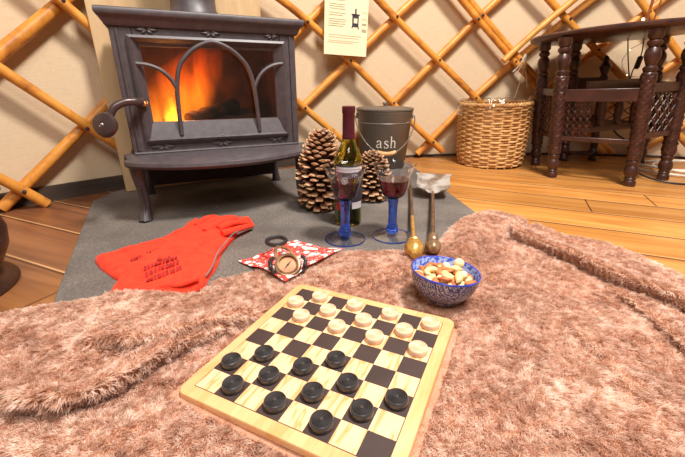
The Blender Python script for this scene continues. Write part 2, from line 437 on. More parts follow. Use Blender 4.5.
# ------------------------------------------------------------------ the setting
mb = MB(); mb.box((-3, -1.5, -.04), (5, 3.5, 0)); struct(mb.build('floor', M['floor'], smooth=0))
WC, WR = Vector((1.0, -.62, 0)), 2.70
def wall_pt(th, z, R): return Vector((WC.x+R*cos(radians(th)), WC.y+R*sin(radians(th)), z))
def ring(R, th0, th1, z0, z1, name, mat, thick=.0, nz=1):
    n = int(abs(th1-th0)/1.5); vs = []; fs = []; uvs = []
    for i in range(n+1):
        th = th0+(th1-th0)*i/n
        for k, (rr, z) in enumerate(((R, z0), (R, z1), (R+thick, z1), (R+thick, z0))):
            vs.append(wall_pt(th, z, rr))
    for i in range(n):
        a, c = 4*i, 4*i+4
        for k in range(4): fs.append((a+k, a+(k+1) % 4, c+(k+1) % 4, c+k))
    fs.append((0, 1, 2, 3)); fs.append((4*n+3, 4*n+2, 4*n+1, 4*n))
    mb = MB(); mb.add(vs, fs); o = mb.build(name, mat, smooth=50)
    me = o.data; uv = me.uv_layers.new(name='UVMap')
    for l in me.loops:
        p = me.vertices[l.vertex_index].co
        uv.data[l.index].uv = (math.atan2(p.y-WC.y, p.x-WC.x)*R, p.z)
    return o
struct(ring(WR, 30, 185, 0.0, 1.25, 'wall_back', M['canvas'], .02))
struct(ring(WR-.012, 112, 185, 0.0, .052, 'baseboard_left', M['skirting'], .01))
struct(ring(WR-.012, 30, 111.9, 0.0, .012, 'baseboard_back', M['skirting'], .01))

# hearth slab
hp = [at(60, 297), at(87, 222), at(92, 198), at(107, 189)]
hearth = [(hp[0].x+.17, hp[0].y-.33), (-.537,.60), (-.736,.985), (-.835,1.18), (-.83,1.30), (-.60,1.55), (.02,1.80), (.325,1.80), (.405,1.08), (.43,.66), (.36,.30)]
mb = MB(); mb.prism(hearth, 0.0005, .006)
tag(mb.build('hearth_slab', M['slate'], bevel=.002), 'grey slate hearth slab on the wooden floor under the iron stove', 'hearth')

# heat shield board behind the stove
p0 = Vector((-.778, 1.282, 0)); ang = radians(33); bd = Vector((cos(ang), sin(ang), 0)); bn = Vector((-sin(ang), cos(ang), 0))
mb = MB()
L = .56
T = Matrix.Translation(p0) @ Matrix.Rotation(ang, 4, 'Z')
mb.box((0, 0, .008), (L, .018, .86), T=T)
tag(mb.build('heat_shield', M['ply'], bevel=.002), 'tall pale wooden board standing upright behind the black stove', 'board')

# ------------------------------------------------------------------ lattice of the yurt wall
lat = tag(empty('lattice_trellis', wall_pt(107, 0, 2.64)), 'criss-cross trellis of orange wooden poles standing against the cream canvas wall', 'trellis')
inv = Matrix.Translation(-lat.location)
def pole(pts, R, r, name='pole'):
    a_ = np.array(pts); tt = np.concatenate([[0], np.cumsum(np.hypot(np.diff(a_[:, 0])*.045, np.diff(a_[:, 1])))])
    dg = min(3, len(pts)-1); fx_, fz_ = np.polyfit(tt, a_[:, 0], dg), np.polyfit(tt, a_[:, 1], dg)
    P = [(np.polyval(fx_, q), np.polyval(fz_, q)) for q in np.linspace(0, tt[-1], 36)]; path = []; rad = []
    for i, (th, z) in enumerate(P):
        q = wall_pt(th, z, R + .002*sin(i*.35+pts[0][0])); path.append(q)
        rad.append(r*(1+.04*sin(i*.5+pts[0][0]*3)+.03*noise.noise(Vector((i*.6,pts[0][0],0)))))
    mb = MB(); mb.tube(path, rad, 10, T=inv); return mb.build(name, M['lath'], lat)
RF, RB = 2.630, 2.662        # falling laths lie inside the rising ones
fall = [
 [(143.5,1.0),(139.5,.83),(134.3,.605),(132.8,.525),(128.5,.33),(123,.06)],
 [(152,1.0),(145,.70),(138.25,.407),(136.66,.35),(135.48,.264),(132.89,.176),(129.8,.03)],
 [(158,.86),(150,.52),(139.94,.105),(138.05,.008)],
 [(127,.83),(118.1,.687),(114,.542),(111.2,.458),(107.9,.329),(106.45,.277),(104.2,.183),(100.2,.036)],
 [(133,.93),(125,.60),(116.8,.283),(112.9,.139),(109.9,.03)],
 [(116,1.0),(109.07,.718),(106.9,.658),(101.6,.473),(97.66,.327),(94.5,.20),(90.5,.03)],
 [(106,.99),(99.8,.737),(97.94,.657),(94.4,.523),(89.7,.341),(85,.17),(81.3,.03)],
 [(105.2,.99),(99.0,.737),(97.15,.657),(93.65,.523),(89.0,.341),(84.2,.17),(80.5,.03)],
 [(97.5,1.0),(91.07,.744),(87.16,.634),(82.77,.45),(77.5,.25),(72,.03)],
 [(88,1.0),(81.56,.739),(80.08,.659),(78.2,.572),(75.39,.434),(71,.26),(65,.03)],
 [(77,1.0),(70,.70),(62,.36),(54,.03)],
]
rise = [
 [(151,.03),(144.5,.22),(137.99,.455),(134.43,.589),(130,.76),(124,1.0)],
 [(140.4,.012),(134.76,.226),(132.87,.309),(126,.58),(117,.95)],
 [(123.5,.02),(116.44,.268),(112.67,.421),(109.17,.554),(107.1,.635),(105.04,.712),(97,1.0)],
 [(131.5,.02),(124.5,.27),(117,.56),(106,1.0)],
 [(113.3,.02),(110.87,.111),(106.7,.278),(103.6,.388),(98.62,.626),(95.6,.742),(89,1.0)],
 [(103.1,.024),(98.9,.209),(97.2,.293),(94.1,.441),(92.5,.487),(90.4,.569),(85,.78),(79,1.0)],
 [(96,.03),(91,.25),(85.1,.505),(83.5,.554),(81.1,.66),(79.28,.736),(73,1.0)],
 [(87,.03),(82,.23),(77.84,.402),(75.88,.513),(70,.75),(64,1.0)],
 [(78.3,.02),(75.17,.124),(70,.33),(60,.74),(54,1.0)],
]
for k in range(1, 5):
    fall.append([(a-10*k, b) for a, b in fall[-1][:4]] if k == 1 else [(a-10, b) for a, b in fall[-1]])
    rise.append([(a-10, b) for a, b in rise[-1]])
fall = [[(a, b) for a, b in p if a > 28] for p in fall]; rise = [[(a, b) for a, b in p if a > 28] for p in rise]
fall = [p for p in fall if len(p) > 2]; rise = [p for p in rise if len(p) > 2]
for p in fall: pole(p, RF, .0158)
for k, p in enumerate(rise): pole(p, RB, .0205 if k == 0 else .0168)
pole([(94.75,.474),(92.8,.56),(90.74,.641),(88.9,.717),(85,.85),(80,1.0)], 2.598, .0155)
# leather knots at the crossings
def zat(pl, th):
    t = [a for a, _ in pl]; z = [b for _, b in pl]
    return interp(-th, [-a for a in t], z) if t[0] > t[-1] else interp(th, t, z)
mbk = 0
for pf in fall:
    for pr in rise:
        ths = np.linspace(max(pf[-1][0], pr[-1][0]), min(pf[0][0], pr[0][0]), 200) if min(pf[0][0], pr[0][0]) > max(pf[-1][0], pr[-1][0]) else []
        prev = None
        for th in ths:
            d = zat(pf, th)-zat(pr, th)
            if prev is not None and prev*d < 0 and zat(pf, th) < .8:
                mb = MB(); q = wall_pt(th, zat(pf, th), RF-.0148)
                mb.ball(q, .0065, 8, T=inv); mb.build('knot', M['ink'], lat); break
            prev = d

# white string tied round the lattice
mb = MB()
c0 = wall_pt(93.0, .46, 2.585)
tx = Vector((-sin(radians(93)), cos(radians(93)), 0))*-1
def sp_(dx, dz, out=0): return c0 + tx*dx + Vector((0, 0, dz)) + (WC-c0).normalized()*out
mb.tube(curve([sp_(-.03,-.035,.0), sp_(-.005,.0,.012), sp_(.012,.045,.012), sp_(.02,.02,.012), sp_(.012,-.06,.01), sp_(.008,-.10,.006), sp_(-.004,-.16,.004)], 8), .0022, 6)
mb.tube(curve([sp_(-.02,-.05,.004), sp_(.0,-.01,.014), sp_(.012,.04,.016), sp_(.018,.0,.014), sp_(.04,-.06,.008), sp_(.055,-.11,.004)], 8), .0022, 6)
tag(mb.build('tied_string', M['string']), 'loose white string tied round two crossing poles above the wicker basket', 'string')

# poster
pe = tag(empty('poster', wall_pt(112.35, .475, 2.598), rz=radians(112.1-90)), 'cream printed instruction sheet with a black stove drawing pinned to the lattice', 'poster')
sh = lambda u, v: (u, 0, v)
mb = MB(); tilt = Matrix.Rotation(radians(2.2), 4, 'Y')
mb.box((-.1, -.0006, .012), (.1, .0006, .31), T=tilt); mb.build('sheet', M['paper'], pe, smooth=0)
mb = MB(); rr = random.Random(3)
z = .29
while z > .115:
    if not (.0 > 1): mb.box((-.082, -.0012, z), (-.082+rr.uniform(.055, .085), -.0007, z+.003), T=tilt)
    z -= .0085 if rr.random() > .25 else .015
mb.build('printed_text', M['ink_grey'], pe, smooth=0)
mb = MB()
for z, a, w in ((.088,-.08,.15),(.079,-.08,.14),(.066,-.08,.14),(.059,-.085,.12)): mb.box((a, -.0012, z), (a+w, -.0007, z+.0022), T=tilt)
mb.build('red_text', M['ink_pink'], pe, smooth=0)
mb = MB(); by = -.0007
for a, c in (((.026,by-.0006,.125),(.056,by,.172)), ((.022,by-.0006,.169),(.060,by,.175)), ((.038,by-.0006,.175),(.045,by,.195)), ((.024,by-.0006,.120),(.029,by,.127)), ((.053,by-.0006,.117),(.058,by,.127))): mb.box(a, c, T=tilt)
mb.build('stove_drawing', M['ink'], pe, smooth=0)
mb = MB(); mb.box((.033,by-.0012,.140), (.050,by-.0006,.158), T=tilt); mb.build('drawn_window', M['paper'], pe, smooth=0)
mb = MB()
for z, hgt in ((.156,.003),(.134,.008),(.108,.012)): mb.box((.072,by-.0006,z),(.094,by,z+hgt), T=tilt)
mb.tube([(.073,-.001,.189),(.08,-.001,.177),(.087,-.001,.189),(.094,-.001,.177)], .001, 4, T=tilt)
mb.build('small_emblem', M['ink_grey'], pe, smooth=0)

# ------------------------------------------------------------------ stove
SA = radians(25.4)
st = tag(empty('wood_stove', (-.575, .994, .006), SA), 'black cast-iron wood-burning stove with arched glass door and a lit fire', 'stove')
W0, W1, D = .012, .482, .30
mb = MB()                                        # shell with an open front
mb.box((W0, .0, .185), (.060, .03, .512)); mb.box((.436, .0, .185), (W1, .03, .512))
mb.box((.060, .0, .185), (.436, .03, .228)); mb.box((.060, .0, .475), (.436, .03, .512))
mb.box((W0, .03, .185), (W0+.014, D, .512)); mb.box((W1-.014, .03, .185), (W1, D, .512))
mb.box((W0, D-.015, .185), (W1, D, .512)); mb.box((W0+.014, .03, .185), (W1-.014, D, .215)); mb.box((W0+.014, .03, .495), (W1-.014, D, .512))
mb.build('body', M['iron'], st, bevel=.003)
mb = MB(); mb.box((.03, D-.02, .216), (.464, D-.016, .49)); mb.box((.027, .05, .216), (.032, D-.02, .49)); mb.box((.462, .05, .216), (.467, D-.02, .49))
mb.build('fire_bricks', M['fire_brick'], st)
# top plate with ogee rim
mb = MB()
prof = [(0.0, .494), (.003, .494), (.007, .497), (.010, .505), (.014, .513), (.019, .517), (.022, .521), (.022, .531), (.019, .534)]
def rect_ring(off, z): return [(W0-off, -off, z), (W1+off, -off, z), (W1+off, D+off*.6, z), (W0-off, D+off*.6, z)]
vs = []; fs = []
for off, z in prof: vs += rect_ring(off, z)
k = len(prof)
for i in range(k-1):
    for j in range(4): fs.append((4*i+j, 4*i+(j+1) % 4, 4*i+4+(j+1) % 4, 4*i+4+j))
fs.append((3, 2, 1, 0)); fs.append((4*k-4, 4*k-3, 4*k-2, 4*k-1))
mb.add(vs, fs); mb.build('top_plate', M['iron'], st, smooth=50)
mb = MB(); mb.lathe([(.078,.533),(.084,.535),(.084,.541),(.072,.545),(.068,.567),(.064,.572),(.064,.60)], 40, T=Matrix.Translation((.235,.20,0)))
mb.build('flue_collar', M['iron'], st)
mb = MB(); mb.lathe([(.060,.60),(.060,1.3),(.055,1.3),(.055,.60)], 32, T=Matrix.Translation((.235,.20,0)))
mb.build('flue_pipe', M['iron'], st)
# door frame: raised rim, sloping reveal and mullion arches
door = None
mb = MB()
ox0, ox1, oz0, oz1 = .048, .448, .216, .477; gx0, gx1, gz0, gz1 = .074, .418, .268, .453
loops = [(ox0,ox1,oz0,oz1,.0), (ox0,ox1,oz0,oz1,-.010), (ox0+.006,ox1-.006,oz0+.006,oz1-.006,-.013), (ox0+.012,ox1-.012,oz0+.010,oz1-.010,-.008), (gx0-.004,gx1+.004,gz0-.006,gz1+.006,.004), (gx0,gx1,gz0,gz1,.006), (gx0,gx1,gz0,gz1,.02)]
vs = []; fs = []
for a, c, e, g, y in loops: vs += [(a,y,e),(c,y,e),(c,y,g),(a,y,g)]
for i in range(len(loops)-1):
    for j in range(4): fs.append((4*i+j, 4*i+(j+1) % 4, 4*i+4+(j+1) % 4, 4*i+4+j))
mb.add(vs, fs); door = mb.build('door', M['iron'], st, smooth=30)
mb = MB(); mb.box((gx0-.002, .011, gz0-.002), (gx1+.002, .014, gz1+.002)); mb.build('glass_pane', M['pane'], door, smooth=0)
mb = MB()
arch = [(.139,-.006,.232),(.141,-.007,.30),(.146,-.008,.36),(.158,-.009,.405),(.178,-.010,.432),(.208,-.011,.455),(.248,-.011,.468)]
archR = [(.494-x if i else .354, y, z) for i, (x, y, z) in enumerate(arch)]
archR = [(.248+(.248-x)*.443/.443, y, z) for x, y, z in arch]
full = arch[:-1] + [arch[-1]] + archR[::-1][1:]
mb.tube(curve(full, 6), .0058, 10)
mb.tube(curve([(.058,-.006,.412),(.085,-.008,.409),(.112,-.008,.398),(.132,-.008,.378),(.145,-.008,.352)], 6), .0052, 8)
mb.tube(curve([(.440,-.006,.420),(.412,-.008,.415),(.386,-.008,.402),(.366,-.008,.382),(.352,-.008,.355)], 6), .0052, 8)
mb.build('arched_bars', M['iron'], door)
def leaf(cx, cz, s, y=-.001):
    mb = MB()
    for a, l in ((0,1),(180,1),(28,.75),(152,.75),(-35,.6),(215,.6)):
        T = Matrix.Translation((cx, y, cz)) @ Matrix.Rotation(-radians(a), 4, 'Y')
        mb.ball((l*s*.5, 0, 0), (l*s*.55, .0035, s*.14), 8, T=T)
    mb.build('leaf_relief', M['iron'], st)
for a in ((.095,.4895,.026),(.248,.4890,.026),(.412,.490,.022),(.088,.203,.03),(.248,.204,.03),(.41,.207,.028)): leaf(*a)
mb = MB(); mb.tube(curve([(.05,-.004,.2145),(.20,-.004,.2145),(.225,-.005,.218),(.248,-.006,.226),(.27,-.005,.218),(.295,-.004,.2145),(.444,-.004,.2155)], 6), .004, 8); mb.build('humped_moulding', M['iron'], st)
mb = MB(); mb.tube([(W0+.004,-.003,.188),(W1-.004,-.003,.188)], .004, 8); mb.build('base_moulding', M['iron'], st)
for q_ in (W0+.016, W1-.016):
    mb = MB(); mb.tube([(q_,-.001,.195),(q_,-.001,.490)], .004, 8); mb.build('side_moulding', M['iron'], st)
# handle
mb = MB()
mb.tube(curve([(.055,-.006,.318),(.053,-.028,.319),(.040,-.042,.323),(.018,-.050,.322),(-.004,-.055,.312),(-.016,-.058,.296),(-.022,-.060,.282)], 6), [.0105]*13+[.0095]*24, 12)
mb.ball((.055,-.010,.318), .0145, 14)
hd = mb.build('handle', M['knob'], door)
mb = MB(); Tk = Matrix.Translation((-.030,-.070,.272)) @ Matrix.Rotation(radians(-28), 4, 'Z') @ Matrix.Rotation(radians(78), 4, 'X')
mb.lathe([(0,-.016),(.014,-.015),(.026,-.009),(.0305,0),(.026,.009),(.014,.0125),(.007,.0135),(.006,.0125),(0,.0125)], 28, T=Tk); kb = mb.build('knob', M['knob'], hd)
mb = MB(); mb.ball((0,0,.0125), (.0042,.0042,.0025), 10, T=Tk); mb.build('screw', M['steel_wire'], kb)
# ash lip: bow-fronted shelf
mb = MB(); n = 28; top = []; 
def bow(t, o): return -.030 - .085*(1-(2*t-1)**2)**.7 - o
vs = []; fs = []
prof2 = [(-.012,.150),(-.004,.153),(.002,.160),(.0,.168),(-.008,.1725),(-.013,.1705),(-.017,.1725)]
rows = []
for o, z in prof2:
    rows.append([(-.012-o*.4+(.514+o*.8)*i/n, bow(i/n, o), z+.005*abs(2*i/n-1)**2) for i in range(n+1)])
rows.append([(-.012+.514*i/n, .01, .188) for i in range(n+1)])
rows.insert(0, [(-.012+.514*i/n, .01, .152) for i in range(n+1)])
for rr_ in rows: vs += rr_
q = n+1
for i in range(len(rows)-1):
    for j in range(n): fs.append((i*q+j, i*q+j+1, (i+1)*q+j+1, (i+1)*q+j))
for side in (0, n): fs.append(tuple(i*q+side for i in range(len(rows))))
fs.append(tuple((len(rows)-1)*q+j for j in range(q)) + tuple(j for j in reversed(range(q))))
mb.add(vs, fs); mb.build('ash_lip', M['iron'], st, smooth=45)
mb = MB(); mb.box((.0, .005, .160), (.494, D+.005, .186)); mb.build('base_plate', M['iron'], st, bevel=.004)
for (lx, ly, s, f) in ((.013,.0,-1,1),(.482,.0,1,1),(.02,.28,-1,-1),(.475,.28,1,-1)):
    mb = MB()
    path = [(lx, ly, .165), (lx+.001*s, ly-.004*f, .14), (lx-.001*s, ly-.001*f, .10), (lx-.003*s, ly+.002*f, .06), (lx-.001*s, ly-.003*f, .03), (lx+.003*s, ly-.012*f, .010), (lx+.004*s, ly-.016*f, .0)]
    P = curve(path, 5); R = [interp(p[2], [0,.01,.03,.06,.1,.14,.165],[.0185,.0165,.013,.0125,.0145,.018,.021]) for p in P]
    mb.tube(P, R, 10)
    mb.tube(curve([(lx+.002*s, ly-.02*f-.004, .10),(lx, ly-.014*f, .06),(lx+.002*s, ly-.018*f, .03),(lx+.004*s, ly-.032*f, .004)], 5), .004, 6)
    mb.build('leg', M['iron'], st)
mb = MB(); mb.box((.028, .262, .036), (.466, .270, .170)); mb.box((.03, .06, .128), (.464, .262, .134)); mb.build('shade_plate', M['iron_dark'], st)  # added dark plates, stand in for the deep shade beneath the stove
# fire
Ms = Matrix.Translation(st.location) @ Matrix.Rotation(SA, 4, 'Z')
def inst(p): return Ms @ Vector(p)
logs = [((.10,.13,.238),(.40,.17,.242),.028,'thick charred log lying level at the bottom of the stove fire'), ((.12,.20,.262),(.38,.22,.258),.026,'charred log at the back of the stove fire, against the bricks'), ((.17,.09,.262),(.33,.20,.30),.022,'charred log propped slantwise on top of the stove fire')]
for a, c, r, lb in logs:
    a, c = Vector(a), Vector(c); mid = (a+c)/2
    P = [inst(a.lerp(c, i/10)) - inst(mid) for i in range(11)]
    mb = MB(); mb.tube(P, [r*(1+.12*sin(i*2.3)) for i in range(11)], 12)
    o = mb.build('firewood_log', M['log']); o.location = inst(mid); tag(o, lb, 'log')
mb = MB()
for i in range(60):
    x, y = random.uniform(.04, .45), random.uniform(.04, .27); s = random.uniform(.008, .016)
    mb.ball(inst((x, y, .2155+s*.5)), (s, s, s*.7), 6)
tag(mb.build('ember_bed', M['ember']), 'bed of glowing embers on the stove floor beneath the logs', 'embers', kind='stuff')
def tongue(x, y, z, w, d, h, lean=0, tw=0):
    prof = [(0,0),(.55,.05),(.9,.16),(1,.3),(.86,.48),(.6,.68),(.32,.85),(0,1)]
    T = lambda p: Vector((x+p.x*w+lean*(p.z**1.5)+.012*sin(p.z*7+tw)*p.z, y+p.y*d, z+p.z*h))
    return prof, T
def blaze(org, prof, w, dpt, lean, mat, label):
    mb = MB(); hh = prof[-1][1]
    mb.lathe(prof, 28, T=Matrix.Identity(4)); o = None
    mb.v = [(x*w+lean*max(z/hh, 0)**1.4, y*dpt, z) for x, y, z in mb.v]
    o = mb.build('flame', mat); o.location = inst(org); o.rotation_euler = (0, 0, SA); return tag(o, label, 'fire')
blaze((.108,.15,.220), [(0,0),(.8,.002),(1,.03),(.98,.10),(.8,.18),(.5,.235),(0,.262)], .122, .088, .15, M['flame'], 'tall soft orange flames filling the left half of the firebox')
blaze((.128,.10,.222), [(0,0),(.8,.002),(1,.02),(.85,.06),(.5,.095),(0,.115)], .032, .030, .0, M['flame_hot'], 'small bright yellow flame core low at the left behind the stove glass')

# ------------------------------------------------------------------ fur throw
EDGE = [(-220,400),(-80,340),(0,306),(59,297),(109,297),(170,298),(199,296),(217,279),(258,264),(300,257),(348,246),(390,246),(425,249),(443,237),(462,219),(491,212),(512,217),(545,229),(566,238),(600,244),(633,256),(666,271),(700,288),(790,335),(960,420)]
EP = [at(u, v, .024 if u < 440 else .024) for u, v in EDGE]
ex = [p.x for p in EP]; ey = [p.y for p in EP]
ths_ = [atan2(p.x, p.y) for p in EP]
def px(u, v, z=.03): p = at(u, v, z); return (p.x, p.y)
RIDGES = [   # polyline in px, height, width near, width far
 ([(60,338),(140,333),(210,318),(270,290),(300,283)], .006, .02, .03),
 ([(300,282),(345,270),(400,262),(440,258),(470,240)], .010, .014, .03),
 ([(455,258),(475,236),(495,222),(525,232)], .014, .02, .03),
 ([(497,300),(512,332),(530,368),(556,433)], .009, .012, .03),
 ([(560,300),(600,340),(640,385),(672,420)], .009, .012, .03),
 ([(450,300),(480,350),(520,400),(540,450)], .005, .03, .03),
 ([(0,440),(80,425),(160,405)], .007, .03, .03),
]
STEPS = [    # folds: the far side of the line lies one layer higher, height, softness, reach
 ([(-140,400),(-60,410),(0,413),(26,415),(61,413),(96,402),(127,387),(149,371),(175,356),(206,343),(240,330),(285,312)], .024, .006, .40),
 ([(60,362),(105,352),(150,344),(188,333),(228,321),(263,311),(300,298)], .011, .007, .20),
 ([(462,266),(480,247),(507,232),(540,246),(585,267),(630,287),(690,314),(760,350),(860,420)], .022, .007, .40),
 ([(595,276),(627,298),(660,324),(690,352),(740,400)], .012, .007, .12),
 ([(300,296),(350,281),(400,272),(445,266)], .008, .007, .14),
]
RW = [([np.array(px(*q)) for q in pl], h, wn, wf) for pl, h, wn, wf in RIDGES]
LAP = [.034, .018, .026, .016, 0]
def line_back(pl, sh):
    P = [np.array(px(*q)) for q in pl]; d = P[-1]-P[0]; n_ = np.array([-d[1], d[0]])/np.hypot(*d)
    return [p+n_*sh for p in P]
SW = [(line_back(pl, sh), h, sf, rc) for (pl, h, sf, rc), sh in zip(STEPS, LAP)]
def segd(P, a, b):
    ab = b-a; t = np.clip(((P-a)@ab)/(ab@ab), 0, 1); q = a+t[:, None]*ab
    d = P-q; return np.sqrt((d**2).sum(1)), ab[0]*d[:, 1]-ab[1]*d[:, 0], t
BC = np.array([-.0157, .4145])
def throw_z(P):
    P = np.atleast_2d(np.asarray(P, float)); z = np.full(len(P), .0125)
    mask = np.clip((np.sqrt(((P-BC)**2).sum(1))-.16)/.06, 0, 1)
    for pl, h, wn, wf in RW:
        best = np.full(len(P), 9.0); side = np.zeros(len(P)); fade = np.ones(len(P))
        S = len(pl)-1
        for i in range(S):
            d, c, t = segd(P, pl[i], pl[i+1]); m = d < best
            best = np.where(m, d, best); side = np.where(m, c, side)
            g = (i+t)/S; fade = np.where(m, np.clip(np.minimum(g, 1-g)*5, .15, 1), fade)
        w = np.where(side > 0, wf, wn)
        z += h*fade*np.exp(-(best/w)**2)
    for pl, h, sf, rc in SW:
        best = np.full(len(P), 9.0); side = np.zeros(len(P)); fade = np.ones(len(P)); S_ = len(pl)-1
        for i in range(S_):
            d, c, t = segd(P, pl[i], pl[i+1]); m = d < best
            best = np.where(m, d, best); side = np.where(m, np.sign(c), side)
            g = (i+t)/S_; fade = np.where(m, np.clip(np.minimum(g, 1-g)*4, 0, 1), fade)
        sd_ = best*side
        u_ = np.clip((sd_+sf)/(2*sf), 0, 1); u_ = u_*u_*(3-2*u_)
        lip = 1+.45*np.exp(-((sd_-.014)/.014)**2)
        z += h*fade*u_*lip*np.clip(1-(sd_-rc*.45)/(rc*.55), 0, 1)
    n = np.sin(P[:, 0]*23+1.3*np.sin(P[:, 1]*17))*np.sin(P[:, 1]*29+P[:, 0]*7)*.002
    n2 = np.sin(P[:, 0]*61+P[:, 1]*33)*np.sin(P[:, 1]*71-P[:, 0]*20)*.0012
    z = z + (n+n2)*mask
    ya = radians(-26.3); q = P-BC
    mx_ = np.maximum(np.abs(q[:, 0]*cos(ya)+q[:, 1]*sin(ya)), np.abs(-q[:, 0]*sin(ya)+q[:, 1]*cos(ya)))
    flat = np.clip((.182-mx_)/.032, 0, 1)
    return z*(1-flat*.95) + .0100*flat*.95
def edge_r(th): return np.interp(th, ths_, [p.xy.length for p in EP])
NA, NR = 380, 170
th = np.linspace(ths_[0], ths_[-1], NA)
A0 = 0.10
rings = []
for k in range(NR):
    f = k/(NR-1)
    r = A0+(edge_r(th)-A0)*f
    rings.append(np.stack([r*np.sin(th), r*np.cos(th), f*np.ones(NA)], 1))
G = np.concatenate(rings)
Gz = throw_z(G[:, :2])
rr_edge = edge_r(np.arctan2(G[:, 0], G[:, 1])) - np.sqrt((G[:, :2]**2).sum(1))
roll = np.clip(rr_edge/.022, 0, 1); Gz = .008 + (Gz-.008)*np.sqrt(1-(1-roll)**2)
# the two sharpest folds lap over towards the camera
Gxy = G[:, :2].copy()
for ri, sh_ in ((0, .034), (1, .018), (2, .026), (3, .016)):
    pl, h_, sf, rc = SW[ri]; best = np.full(len(G), 9.0); fade = np.zeros(len(G)); side = np.zeros(len(G))
    for i in range(len(pl)-1):
        d, c, t = segd(G[:, :2], pl[i], pl[i+1]); m_ = d < best
        best = np.where(m_, d, best); side = np.where(m_, np.sign(c), side)
        g = (i+t)/(len(pl)-1); fade = np.where(m_, np.clip(np.minimum(g, 1-g)*4, 0, 1), fade)
    sd_ = best*side; u_ = np.clip((sd_+sf)/(2*sf), 0, 1)
    nrm_ = pl[-1]-pl[0]; nrm_ = np.array([nrm_[1], -nrm_[0]])/np.hypot(*nrm_)
    Gxy += nrm_*(sh_*fade*u_*np.exp(-(np.maximum(sd_, 0)/.07)**2))[:, None]
GV = np.column_stack([Gxy, Gz])
vs = [tuple(v) for v in GV]; fs = []
for k in range(NR-1):
    for j in range(NA-1): fs.append((k*NA+j, k*NA+j+1, (k+1)*NA+j+1, (k+1)*NA+j))
mb = MB(); mb.add(vs, fs)
throw = mb.build('fur_throw', M['backing'], smooth=180, recalc=False)
tag(throw, 'fluffy pinkish brown fur throw spread rumpled across the floor in the foreground', 'throw')
GVr = GV.reshape(NR, NA, 3)
# pile: clipped strands over the whole throw
def make_fur(nst):
    # sample in proportion to cell area inside what can be seen
    du = GVr[:-1, 1:]-GVr[:-1, :-1]; dv = GVr[1:, :-1]-GVr[:-1, :-1]
    nr = np.cross(du, dv); ar = np.linalg.norm(nr, axis=2)
    nr = nr/np.maximum(ar, 1e-12)[..., None]
    cen = (GVr[:-1, :-1]+GVr[1:, 1:])/2
    dist = np.linalg.norm(cen-np.array([0, 0, H]), axis=2)
    wgt = ar/(dist**1.0); wgt[(cen[..., 1] < .16) | (np.abs(cen[..., 0]) > 1.0)] *= .15
    p = (wgt/wgt.sum()).ravel()
    idx = rng.choice(len(p), nst, p=p); k, j = np.divmod(idx, NA-1)
    a, b_ = rng.random(nst), rng.random(nst)
    P = (GVr[k, j]*((1-a)*(1-b_))[:, None]+GVr[k, j+1]*(a*(1-b_))[:, None]+GVr[k+1, j]*((1-a)*b_)[:, None]+GVr[k+1, j+1]*(a*b_)[:, None])
    nn = nr[k, j]
    # tufts: strands lean together in clumps about 1 cm wide
    cell = .0075
    ci = np.floor(P[:, :2]/cell + .35*np.sin(P[:, 1::-1]*140)).astype(int)
    hsh = (ci[:, 0]*73856093 ^ ci[:, 1]*19349663) & 0xffff
    ca = np.sin(hsh*12.9898)*43758.5453; ca = (ca-np.floor(ca))*2*pi
    field = np.stack([.35+.5*np.sin(P[:, 1]*31+P[:, 0]*11), -.75+.5*np.sin(P[:, 0]*27-P[:, 1]*13)], 1)
    lean = np.stack([np.cos(ca)*.40+field[:, 0]*.42, np.sin(ca)*.40+field[:, 1]*.42, np.zeros(nst)], 1)
    lean += rng.normal(0, .22, (nst, 3))*np.array([1, 1, .3])
    ln = (.0080+.0022*np.sin(hsh*.37))*rng.uniform(.65, 1.15, nst)
    # shorter where board and bowl press it down
    db = np.sqrt(((P[:, :2]-BC)**2).sum(1)); ln *= np.where(db < .15, .3, 1)
    for (cx, cy, r_) in PRESS:
        ln *= np.where((P[:, 0]-cx)**2+(P[:, 1]-cy)**2 < r_*r_, .25, 1)
    # under the board's square outline
    ya = radians(-26.3); q = (P[:, :2]-BC); bx = q[:, 0]*cos(ya)+q[:, 1]*sin(ya); by_ = -q[:, 0]*sin(ya)+q[:, 1]*cos(ya)
    ln *= np.where((np.abs(bx) < .150) & (np.abs(by_) < .150), .15, 1)
    K = 4; pts = np.zeros((nst, K, 3), np.float32)
    for i in range(K):
        t = i/(K-1)
        pts[:, i] = P + nn*(ln*(t-.28*t*t))[:, None] + lean*(ln*.75*t*t)[:, None]
    pts[:, 1:, 2] = np.maximum(pts[:, 1:, 2], P[:, None, 2]*.3+.001)
    cu = bpy.data.hair_curves.new('pile'); cu.add_curves([K]*nst)
    cu.attributes['position'].data.foreach_set('vector', pts.ravel())
    ra = cu.attributes.get('radius') or cu.attributes.new('radius', 'FLOAT', 'POINT')
    w = np.tile(np.array([.00034, .00034, .00028, .00010], np.float32), nst)
    ra.data.foreach_set('value', w)
    cu.materials.append(M['fur'])
    o = bpy.data.objects.new('pile', cu); C.objects.link(o); o.parent = throw; o['kind'] = 'stuff'
    return o
PRESS = []

def on_throw(x, y): return float(throw_z([(x, y)])[0])

